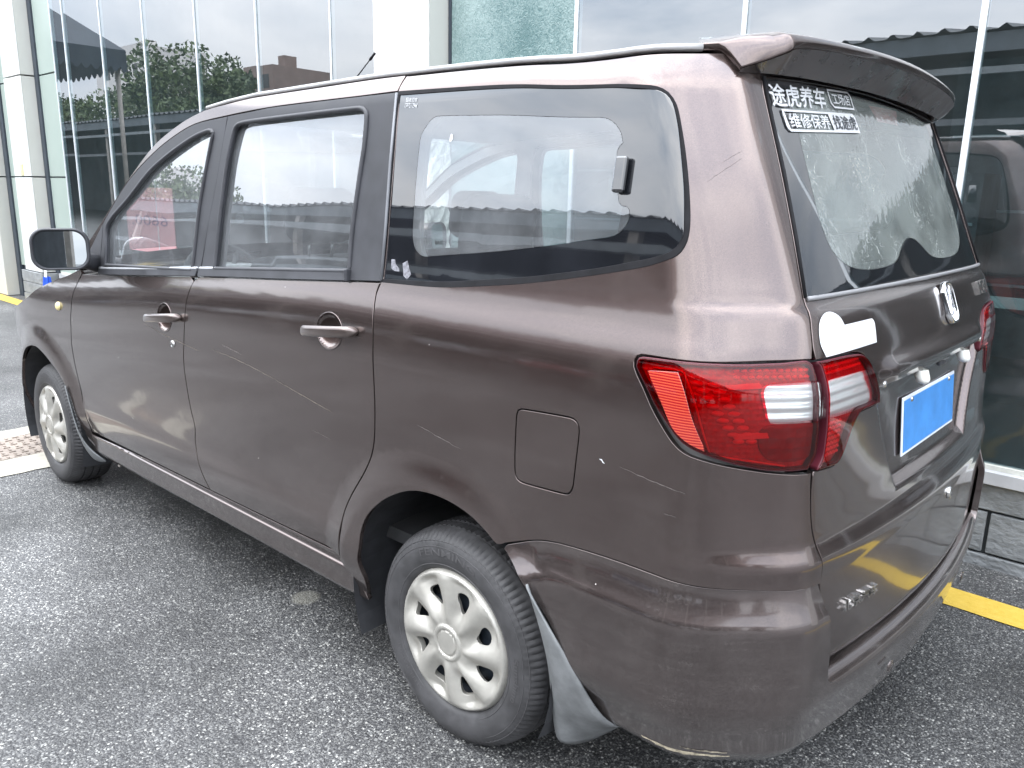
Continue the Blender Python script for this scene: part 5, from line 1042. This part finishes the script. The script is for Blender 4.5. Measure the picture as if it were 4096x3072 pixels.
# ---- small prints on the quarter glass
SK=[(.262,1.655),(.214,1.652),(.216,1.628),(.262,1.631)]
ontext('print','回收旧车',SK,mat('pale_print',(.55,.56,.58),.5),qg_,off=-.0008,bold=.01,box=(.05,.95,.55,1)); ontext('print','15972112944',SK,mat('pale_print',(.55,.56,.58),.5),qg_,off=-.0008,bold=.01,box=(0,1,0,.45))
SK=[(.096,1.312),(.067,1.3135),(.066,1.3045),(.095,1.303)]; ontext('print','BAIC',SK,mat('black_print',(.02,.02,.02),.5),qg_,off=-.0006,bold=.02)
panel('sticker_residue',poly([(.25,1.257),(.236,1.258),(.231,1.246),(.215,1.236),(.213,1.229),(.233,1.229),(.247,1.235)],corners='all',h=.004),noisy(mat('glue_residue',(.17,.17,.19),.8),120,.7),qg_,None,h=.01,off=-.0008,hem=0); panel('sticker_residue',poly([(.205,1.250),(.188,1.258),(.168,1.225),(.18,1.212),(.196,1.22)],corners='all',h=.004),noisy(mat('glue_residue',(.17,.17,.19),.8),120,.7),qg_,None,h=.01,off=-.0008,hem=0)
panel('round_sticker',poly([(.082,1.5615),(.0745,1.5558),(.0770,1.5451),(.0855,1.5453)],corners=[],h=.002),WHITESTK,qg_,None,h=.006,off=-.0006,hem=0)
# scuffs: pale scratches in the paint
SCR=noisy(mat('scratched_paint',(.13,.115,.11),.8),200,.4)
def scratch(pts,w,parent,disp=None,m=SCR):
    q=poly(pts+pts[::-1][1:-1],h=.01) if False else None
    P_=[onbody(a,b,.0004+(0 if disp is None else float(disp(np.array([a]),np.array([b]))[0])))  for a,b in pts]
    V=[];F=[]
    for i,(q_,ax,ay,an) in enumerate(P_):
        ww=w*(.3+.7*math.sin(math.pi*(i+.5)/len(P_)))*random.uniform(.6,1.3); V+=[tuple(q_+ay*ww),tuple(q_-ay*ww)]
    F=[(2*i,2*i+1,2*i+3,2*i+2) for i in range(len(P_)-1)]; return mesh('scratch',V,F,m,parent)
def sp_(a,b,n,j=.002,sag=0): return [(a[0]+(b[0]-a[0])*t_+random.uniform(-j,j),a[1]+(b[1]-a[1])*t_+random.uniform(-j,j)*.5-sag*math.sin(math.pi*t_)) for t_ in np.linspace(0,1,n)]
scratch(sp_((1.62,.93),(1.20,.885),26,.003,.004),.0010,FD,dF,m=noisy(mat('tan_scuff',(.15,.128,.105),.6),150,.5))
scratch(sp_((1.12,.905),(.70,.86),30,.003,-.006),.0009,RD,dR,m=noisy(mat('tan_scuff',(.15,.128,.105),.6),150,.5)); scratch(sp_((.72,.862),(.46,.82),20,.002),.0012,RD,dR,m=noisy(mat('tan_scuff',(.15,.128,.105),.6),150,.5))
scratch(sp_((.10,.86),(-.06,.83),16,.003),.0008,QP,dQ); scratch(sp_((-.55,.90),(-.70,.88),16,.002),.0007,QP,dQ); scratch(sp_((-.775,1.455),(-.85,1.50),14,.0012),.0005,QP,dQ,m=mat('dark_scratch',(.05,.035,.03),.6)); scratch(sp_((-.81,1.49),(-.855,1.515),10,.0012),.0004,QP,dQ,m=mat('dark_scratch',(.05,.035,.03),.6))
scratch(sp_((-.66,.83),(-.685,.829),6,.001),.0005,QP,dQ,m=SCR); scratch(sp_((-.50,.905),(-.513,.897),5,.002),.0018,QP,dQ,m=WHITESTK); scratch(sp_((1.05,.93),(.93,.915),12,.002),.0012,RD,dR,m=SCR); scratch(sp_((.56,.745),(.47,.735),8,.001),.0005,RD,dR)
bd2=bumpd2
scratch(sp_((-.64,.30),(-.80,.285),18,.006),.004,RB,bd2,m=noisy(mat('bumper_scrape',(.30,.26,.19),.8),90,.8)); scratch(sp_((-.72,.31),(-.80,.30),10,.006),.002,RB,bd2,m=noisy(mat('bumper_scrape',(.22,.19,.145),.8),90,.8))
# ---- wheels
def wheel(cx,side,steer=0):
    yo=.850; t=empty('wheel',(cx,side*yo,.288),steer if side>0 else steer); t.parent=CAR; t.name='wheel'
    sg=side
    def Y(v): return v*sg
    # tyre lathe: radius, outward offset
    prof=[(.190,-.012),(.196,-.002),(.205,.004),(.225,.009),(.245,.010),(.262,.006),(.276,-.002),(.286,-.014),(.291,-.024)]
    gr=[-.040,-.048,-.078,-.086,-.112,-.120,-.145,-.153]
    top=[(.2945,-.036),(.2955,-.042),(.289,-.043),(.289,-.049),(.2965,-.050),(.2975,-.078),(.290,-.079),(.290,-.087),(.2978,-.088),(.2978,-.112),(.290,-.113),(.290,-.121),(.2965,-.122),(.2955,-.150),(.289,-.170),(.270,-.184),(.225,-.190),(.190,-.178)]
    n=300; V=[];F=[]; pr=prof+top; m_=len(pr)
    for k in range(n):
        a=2*math.pi*k/n
        for j,(rr,o_) in enumerate(pr):
            r_=rr
            if 6<=j<=9 : r_-= .0045*(1 if (k%3)==0 else 0)*(1 if j<9 else .5)
            if j>=13 and j<=22: r_-=.0042*(1 if ((k+(j//4))%3)==0 else 0)
            bulge=.006*max(0,math.cos(a+math.pi/2)) ** 12 *(1 if j<8 else .5)    # loaded sidewall at the bottom
            z_=r_*math.sin(a); z_=max(z_,-.2875)
            V.append((r_*math.cos(a),Y(o_+bulge),z_))
    F=[(k*m_+j,k*m_+j+1,((k+1)%n)*m_+j+1,((k+1)%n)*m_+j) for k in range(n) for j in range(m_-1)]
    if side<0: F=[f_[::-1] for f_ in F]
    ty=mesh('tyre',V,F,TYRE,t); 
    ty.data.polygons.foreach_set('use_smooth',[True]*len(ty.data.polygons)); es=ty.modifiers.new('e','EDGE_SPLIT'); es.split_angle=R(42)
    # raised rings and lettering on the sidewall
    for rr,w in ((.2085,.0011),(.256,.0010),(.2705,.0012)):
        off=float(np.interp(rr,[.205,.225,.245,.262,.276],[.004,.009,.010,.006,-.002])); MB().tube([(rr*math.cos(a),Y(off+.0002),rr*math.sin(a)) for a in np.linspace(0,2*math.pi,97)],w,6,cap=False).build('sidewall_ring',TYRETX,ty,smooth=True)
    if side>0:
        def arc(s,r0,r1,a0,a1):
            Vt,Ft=textmesh(s,1,.01,0)
            mn=Vt.min(0);mx_=Vt.max(0); A=a0+(a1-a0)*(Vt[:,0]-mn[0])/(mx_[0]-mn[0]); RR=r0+(r1-r0)*(Vt[:,1]-mn[1])/(mx_[1]-mn[1]); OF=np.interp(RR,[.205,.225,.245,.262,.276],[.004,.009,.010,.006,-.002])+.0012
            mesh('sidewall_lettering',np.stack([RR*np.cos(A),OF,RR*np.sin(A)],1),Ft,TYRETX,ty)
        if cx<1: arc('FENMING',.232,.252,R(62),R(112)); arc('185/65R14',.215,.226,R(-95),R(-62)); arc('Sunshine',.226,.244,R(168),R(198)); arc('STEEL RADIAL',.216,.226,R(-60),R(-22))
        else: arc('KENHO 7',.232,.252,R(66),R(118)); arc('KENHO 7',.230,.252,R(-110),R(-66))
    # steel rim behind the cover
    rimo=MB().lathe([(.0,-.045),(.06,-.045),(.085,-.030),(.12,-.036),(.150,-.055),(.165,-.06),(.178,-.03),(.186,-.012),(.193,-.008),(.195,-.016)],64,'y'); rimo.V=[(x,Y(y),z) for x,y,z in rimo.V]; RM=rimo.build('steel_rim',STEEL,t,smooth=True)
    for k in range(10):
        a=2*math.pi*(k+.3)/10; h_=MB().lathe([(0,0),(.011,0),(.012,-.001)],14,'y'); h_.V=[(x+.128*math.cos(a),Y(y-.0375),z+.128*math.sin(a)) for x,y,z in h_.V]; h_.build('rim_hole',DARK,RM)
    # silver eight-spoke cover
    rc=.1965; NS=8; a0=R(12)
    def hgt(x,y):
        rr=np.hypot(x,y); th=np.arctan2(y,x)
        base=.004+.012*np.clip(1-(rr/rc)**2,0,1)
        tw=th-a0-(.22-rr)*1.3
        s=(np.cos(NS*tw)+1)/2       # 1 on hollows, 0 on spokes
        z_=base-.016*(s**1.6)*sstep((rr-.06)/.05)*(1-sstep((rr-.165)/.018))
        z_+=.006*((1-s)**3)*sstep((rr-.045)/.03)*(1-sstep((rr-.17)/.02))
        z_+=.006*sstep((.052-rr)/.006)-.005*sstep((.040-rr)/.004)+.0035*sstep((.034-rr)/.003)
        z_-=.016*sstep((rr-.184)/.0125)
        return z_
    ol=np.array([(rc*math.cos(a),rc*math.sin(a)) for a in np.linspace(0,2*math.pi,160,endpoint=False)])
    holes=[]
    for k in range(NS):
        c=[]
        for (rr,da) in ((.096,.01),(.102,.10),(.118,.15),(.136,.175),(.146,.155),(.150,.08),(.149,-.09),(.145,-.155),(.133,-.165),(.115,-.11),(.102,-.06)):
            th=a0+2*math.pi*k/NS+(.22-rr)*1.3+da*.95; c.append((rr*math.cos(th),rr*math.sin(th)))
        holes.append(poly(c,corners=[],h=.006)[::-1])
    mapf=lambda a,b: np.stack([a,hgt(a,b)*1.0,b],1)
    def nf(a,b):
        e=6e-4; gx=(hgt(a+e,b)-hgt(a-e,b))/(2*e); gy=(hgt(a,b+e)-hgt(a,b-e))/(2*e); n=np.stack([-gx,np.ones_like(gx),-gy],1); return n/np.linalg.norm(n,axis=1,keepdims=True)
    WC=panel('wheel_cover',ol,COVER,t,h=.0042,hem=.012,holes=holes,holehem=.016,mapf=mapf,nf=nf)
    eb=emb(None,0,0,.016,.020,None,dep=.003); eb.V=[(x,z+.0195-.003,y) for x,y,z in eb.V]; eb.build('hub_emblem',COVER,WC,bevel=.0006)
    if side<0:
        for o in (WC,)+tuple(WC.children):
            me=o.data
            for v in me.vertices: v.co.y*=-1
            me.flip_normals()
    return t
WH=[wheel(0,1),wheel(2.79,1,R(-2)),wheel(0,-1),wheel(2.79,-1,R(-2))]
# wheel wells and underbody
for cx in (.03,2.775):
    for s in (1,-1):
        V=[];ns=28; A=np.linspace(R(-25),R(205),ns)
        for a in A:
            for (rr,y) in ((.372,.862),(.378,.80),(.39,.64),(.39,.45)): V.append((cx+rr*math.cos(a),s*y,.315+rr*math.sin(a)))
        F=[(i*4+j,i*4+j+1,(i+1)*4+j+1,(i+1)*4+j) for i in range(ns-1) for j in range(3)]+[tuple(i*4+3 for i in range(ns))]
        mesh('wheel_arch_liner',V,F,WELL,CAR,smooth=False)
ub=MB().box((-.55,-.66,.225),(3.3,.66,.30)); ub.box((.42,-.79,.245),(2.36,.79,.285)); ub.box((-.80,-.55,.30),(-.42,.55,.42)); ub.build('underbody',DARK,CAR)
# exhaust and bracket by the front flap
MB().tube([(-.74,-.35,.270),(-.4,-.35,.265),(.2,-.3,.22)],.024,12).build('exhaust_pipe',noisy(mat('rusty_exhaust',(.10,.08,.065),.6,.5),20,.4),CAR,smooth=True)
MB().tube([(2.26,.70,.205),(2.18,.80,.215)],.006,6).build('jack_bracket',STEELP,CAR)
# ---- mud flaps
FLAP=noisy(mat('grey_mud_flap',(.16,.166,.17),.6),16,.3,bump=.15,bscale=120)
def flapmesh(rows,name='mud_flap'):
    A=np.array(rows); n,m_,_=A.shape
    V=A.reshape(-1,3); F=[(i*m_+j,i*m_+j+1,(i+1)*m_+j+1,(i+1)*m_+j) for i in range(n-1) for j in range(m_-1)]
    o=mesh(name,V,F,FLAP,CAR,smooth=True); s=o.modifiers.new('s','SUBSURF'); s.levels=2; s.render_levels=2; s2=o.modifiers.new('t','SOLIDIFY'); s2.thickness=.005; return o
def fl_rows(px,s,sc=1.0,short=0):
    r=[[(-.300,.905,.585),(-.306,.912,.580),(-.312,.917,.574)],
       [(-.322,.890,.500),(-.340,.906,.498),(-.372,.905,.492)],
       [(-.330,.868,.420),(-.365,.899,.420),(-.425,.892,.420)],
       [(-.335,.852,.345),(-.378,.887,.345),(-.462,.872,.345)],
       [(-.335,.843,.270),(-.382,.864,.275),(-.492,.845,.288)],
       [(-.335,.832,.190),(-.385,.812,.200),(-.505,.800,.262)],
       [(-.335,.818,.137),(-.385,.775,.140),(-.475,.738,.232)]]
    return [[(x+px,y*s,z+(short*(.6-z) if short else 0)) for x,y,z in q] for q in r]
flapmesh(fl_rows(0,1)); flapmesh(fl_rows(0,-1))
def ff_rows(s):
    r=[[(2.455,.888,.552),(2.448,.892,.548),(2.440,.894,.542)],[(2.415,.884,.46),(2.405,.892,.455),(2.392,.896,.452)],[(2.400,.876,.37),(2.385,.886,.36),(2.366,.890,.36)],[(2.392,.868,.30),(2.370,.872,.29),(2.345,.868,.29)],[(2.372,.852,.245),(2.340,.846,.238),(2.305,.836,.240)],[(2.352,.835,.212),(2.318,.822,.205),(2.28,.800,.210)]]
    return [[(x,y*s,z) for x,y,z in q] for q in r]
flapmesh(ff_rows(1)); flapmesh(ff_rows(-1))
# ---- roof, windscreen, bonnet
SL=[(2.231,1.190),(2.108,1.276),(1.89,1.435),(1.673,1.567),(1.469,1.640),(1.308,1.674),(1.159,1.688),(1.0,1.700),(.65,1.708),(.42,1.7127),(.08,1.711),(-.52,1.699),(-.77,1.7016),(-.90,1.705)]
sx=[q[0] for q in SL[::-1]]; sz=[q[1] for q in SL[::-1]]
def edge(x): return P(np.array([x]),np.array([np.interp(x,sx,sz)]))[0]
def roof(a,b):
    x=1.36+(-.84-1.36)*a; e=edge(x); x=e[0]; y=e[1]*(1-2*b); k=1-(2*b-1)**2; xx=x+.14*k*(1-a)**3-.0*k; dome=.034*(k**.55)*min(1,(a+.02)/.12)**.5; return (xx,y,e[2]+.004+dome)
RO=MB().grid(roof,np.linspace(0,1,40),[0,.004,.012,.025,.05,.1,.2,.3,.4,.5,.6,.7,.8,.9,.95,.975,.988,.996,1]).build('roof',PAINT,CAR,smooth=True)
for s in (1,-1):
    pts=[]
    for x in np.linspace(1.30,-.80,50): e=edge(x); pts.append((e[0],s*(e[1]-.012),e[2]+.010))
    MB().tube(pts,.010,8,flat=.8).build('roof_ditch_moulding',noisy(mat('grey_moulding',(.34,.335,.335),.4),8,.2),RO,smooth=True)
def wsf(a,b):
    x=2.29+(1.352-2.29)*a; e=edge(min(x,2.231)) if x<2.231 else edge(2.231)+np.array([x-2.231,0,-(x-2.231)*.75]); y=e[1]*.985*(1-2*b); k=1-(2*b-1)**2; return (x+(.26-.12*a)*k,y,e[2]-.004+.03*k*a)
ws=MB().grid(wsf,np.linspace(0,1,24),np.linspace(0,1,24)).build('windscreen',CARGLASS,CAR,smooth=True)
def htop(x): return np.interp(x,[q[0] for q in HTOP],[q[1] for q in HTOP])
def hood(a,b):
    x=2.235+(3.60-2.235)*a; e=P(np.array([x]),np.array([float(htop(x))]))[0]; y=(e[1]-.004)*(1-2*b); k=1-(2*b-1)**2; return (e[0]+.10*k*(1-a)*0+.08*k*a,y,e[2]-.002+.05*k**.8*(1-a*.4))
MB().grid(hood,np.linspace(0,1,30),np.linspace(0,1,24)).build('bonnet',PAINT,CAR,smooth=True)
MB().tube([(1.12,-.02,1.735),(1.10,-.02,1.765)],.018,12,rs=[.020,.010]).build('aerial_base',RUBBER,RO,smooth=True)
# ---- door mirror
def dmirror(s):
    c=Vector((2.035,.995*s,1.180)); n=Vector((-.93,.365*s,.034)).normalized(); up=Vector((0,0,1)); a=up.cross(n).normalized(); b=n.cross(a)
    def outl(w,h,r_,nn=8):
        o=[]
        for cx,cy,a0 in ((w-r_,h-r_,0),(-w+r_,h-r_,90),(-w+r_,-h+r_,180),(w-r_,-h+r_,270)):
            for k in range(nn+1): t_=R(a0+90*k/nn); o.append((cx+r_*math.cos(t_),cy+r_*math.sin(t_)))
        return o
    prof=[(.90,-.014,1),(.93,-.002,1),(.985,.003,1),(1.03,-.004,1),(1.05,-.02,1)]; prof2=[(1.045,-.022),(1.05,-.04),(1.0,-.07),(.86,-.10),(.6,-.122),(.25,-.132),(.01,-.134)]
    def loft(pr):
        V=[];k=0
        for q in pr:
            ol=outl(.098*q[0],.077*q[0],.052*q[0]); 
            for x,y in ol: V.append(tuple(c+a*(x*(1 if True else 1))+b*(y*(1-.10*(x/.098)*0))+n*q[1]))
        m_=len(ol); F=[(i*m_+j,i*m_+(j+1)%m_,(i+1)*m_+(j+1)%m_,(i+1)*m_+j) for i in range(len(pr)-1) for j in range(m_)]; return V,F,m_
    V,F,m_=loft(prof2); h=mesh('door_mirror',V,F,PAINT,CAR,smooth=True)
    V,F,m_=loft([(q[0],q[1]) for q in prof]); mesh('mirror_bezel',V,F,BLACKTRIM,h,smooth=True)
    ol=outl(.089,.069,.047); V=[tuple(c+a*x+b*y-n*.008) for x,y in ol]; mesh('mirror_glass',V,[tuple(range(len(V)))],mat('mirror_silver',(.40,.43,.45),.01,1),h)
    MB().tube([tuple(c+a*(-.085*s)*(1) -n*.05+b*-.035),(2.10,.885*s,1.125),(2.115,.835*s,1.115)],.028,12,rs=[.030,.027,.034],flat=1.1).build('mirror_arm',BLACKTRIM,h,smooth=True)
    return h
dmirror(1)
# ---- cabin
MB().box((-.75,-.74,.42),(2.0,.74,.46)).build('cabin_floor',DARKIN,CAR)
def dash(a,b):
    x0=[(1.55,.86),(1.60,1.00),(1.68,1.055),(1.85,1.085),(2.15,1.07),(2.30,1.05)]; t_=a*(len(x0)-1); i=min(int(t_),len(x0)-2); f_=t_-i; x=x0[i][0]*(1-f_)+x0[i+1][0]*f_; z=x0[i][1]*(1-f_)+x0[i+1][1]*f_; return (x,.74-1.48*b,z+.025*math.exp(-((b-.27)/.1)**2)*(1 if a<.8 else .3))
D_=MB().grid(dash,np.linspace(0,1,24),np.linspace(0,1,30)).build('dashboard',noisy(mat('pale_grey_dashboard',(.26,.255,.25),.6),20,.15,bump=.2,bscale=200),CAR,smooth=True)
for y in (.62,-.62): MB().box((1.585,y-.055,.94),(1.60,y+.055,.985),rot=Matrix.Rotation(R(-25),3,'Y')).build('air_vent',DARKIN,D_,bevel=.01)
sw=MB(); pts=[]
for k in range(41):
    a=2*math.pi*k/40; v=Matrix.Rotation(R(-62),3,'Y')@Vector((.185*math.cos(a),.185*math.sin(a),0)); pts.append((1.82+v.x,.42+v.y,1.02+v.z))
SWH=MB().tube(pts,.014,10,cap=False).build('steering_wheel',DARKIN,CAR,smooth=True); MB().tube([(1.84,.42,1.01),(2.0,.42,.92)],.05,12).build('steering_hub',DARKIN,SWH,smooth=True)
for k in (0,120,240):
    a=R(k+90); v=Matrix.Rotation(R(-62),3,'Y')@Vector((.18*math.cos(a),.18*math.sin(a),0)); MB().tube([(1.82,.42,1.02),(1.82+v.x,.42+v.y,1.02+v.z)],.012,8).build('wheel_spoke',DARKIN,SWH,smooth=True)
def rounded(a,b,rot=0,c=None,bev=.05,name='cushion',m=SEATF,parent=None):
    o=MB().box(a,b,rot=Matrix.Rotation(rot,3,'Y') if rot else None,c=c).build(name,m,parent); mo=o.modifiers.new('b','BEVEL'); mo.width=bev; mo.segments=4; mo.limit_method='NONE'; o.data.polygons.foreach_set('use_smooth',[True]*len(o.data.polygons)); return o
def seat(x,y,w=.25,hz=1.06,hr=True):
    s=rounded((x-.22,y-w,.58),(x+.28,y+w,.74),name='seat',parent=CAR); rounded((x-.30,y-w,.68),(x-.16,y+w,hz),rot=R(-14),c=(x-.23,y,.70),name='backrest',parent=s)
    if hr:
        bx=x-.23-math.sin(R(14))*(hz+.14-.70)
        rounded((bx-.055,y-.135,hz+.035),(bx+.055,y+.135,hz+.235),rot=R(-10),name='headrest',parent=s,bev=.052)
        for q in (-.05,.05): MB().tube([(bx+.02,y+q,hz-.05),(bx,y+q,hz+.06)],.006,6).build('headrest_post',CHROMED,s,smooth=True)
for y in (.42,-.38): seat(1.52,y,.25,1.20)
for y in (.40,-.40): seat(.66,y,.24,1.19)
for y in (.32,-.32): seat(-.22,y,.30,1.02)
seat(-.22,0,.02,.9,False) if False else None
# inner trims: pillars, lower side linings and roof lining, both sides
IN_=-.035
iw=lambda pts: [q for q in pts]
def lining(name,ol,holes,m,h=.05): 
    o=panel(name,ol,m,CAR,None,h=h,off=IN_,hem=.0,holes=holes,holehem=.012); return o
side_in=poly([(2.06,.45),(.52,.45),(.52,.74),(-.84,.74),(-.88,.9),(-.88,1.22),(-.90,1.63),(-.50,1.69),(.40,1.70),(1.1,1.685),(1.42,1.64),(1.66,1.56),(1.88,1.425),(2.10,1.26),(2.18,1.12)],corners='all',h=.04)
lh=[inset(fgo,-.022)[::-1],inset(rgo,-.022)[::-1],inset(QC,-.012)[::-1]]
LN=lining('side_lining',side_in,lh,INNER)
hl=MB().grid(lambda a,b:(lambda r_: (r_[0],r_[1],r_[2]-.035))(roof(a,b)),np.linspace(.02,1,14),np.linspace(.02,.98,14)).build('roof_lining',INNER,CAR,smooth=True)
Vt,Ft=textmesh('6600.',1,.0,0); mn=Vt.min(0); mx_=Vt.max(0)
mesh('figures',[(PX0-6.9+.12+(PX1-PX0-.24)*(v[0]-mn[0])/(mx_[0]-mn[0]),.002,PZ0-1.1+.42*(PZ1-PZ0)+.16*(PZ1-PZ0)*(v[1]-mn[1])/(mx_[1]-mn[1])) for v in Vt],Ft,mat('purple_ink',(.20,.05,.16),.6),ps)
# aerial
MB().tube([(1.335,.2,1.742),(1.085,.2,1.909)],.0022,6,rs=[.003,.0018]).build('aerial_rod',RUBBER,RO,smooth=True); MB().tube([(1.115,.2,1.889),(1.085,.2,1.909)],.0045,8).build('aerial_tip',RUBBER,RO,smooth=True); MB().tube([(1.37,.2,1.715),(1.325,.2,1.750)],.014,10,rs=[.018,.007]).build('aerial_foot',RUBBER,RO,smooth=True)
# ---- right-hand twins
for o in [FD,RD,FE,RK,QP,PR_,LN]: mirror(o)
for o in (TL2,): mirror(o,TG)
dmirror(-1)
# front face closing panel, headlamps and front bumper (other side of the car)
MB().box((3.25,-.55,.30),(3.50,.55,.62)).build('radiator_grille',BLACKTRIM,CAR,bevel=.04)
for s in (1,-1): small_=MB().box((3.22,s*.52-.14,.54),(3.46,s*.52+.14,.66)).build('headlight',mat('headlamp',(.7,.72,.75),.1),CAR,bevel=.04)
cnt=0
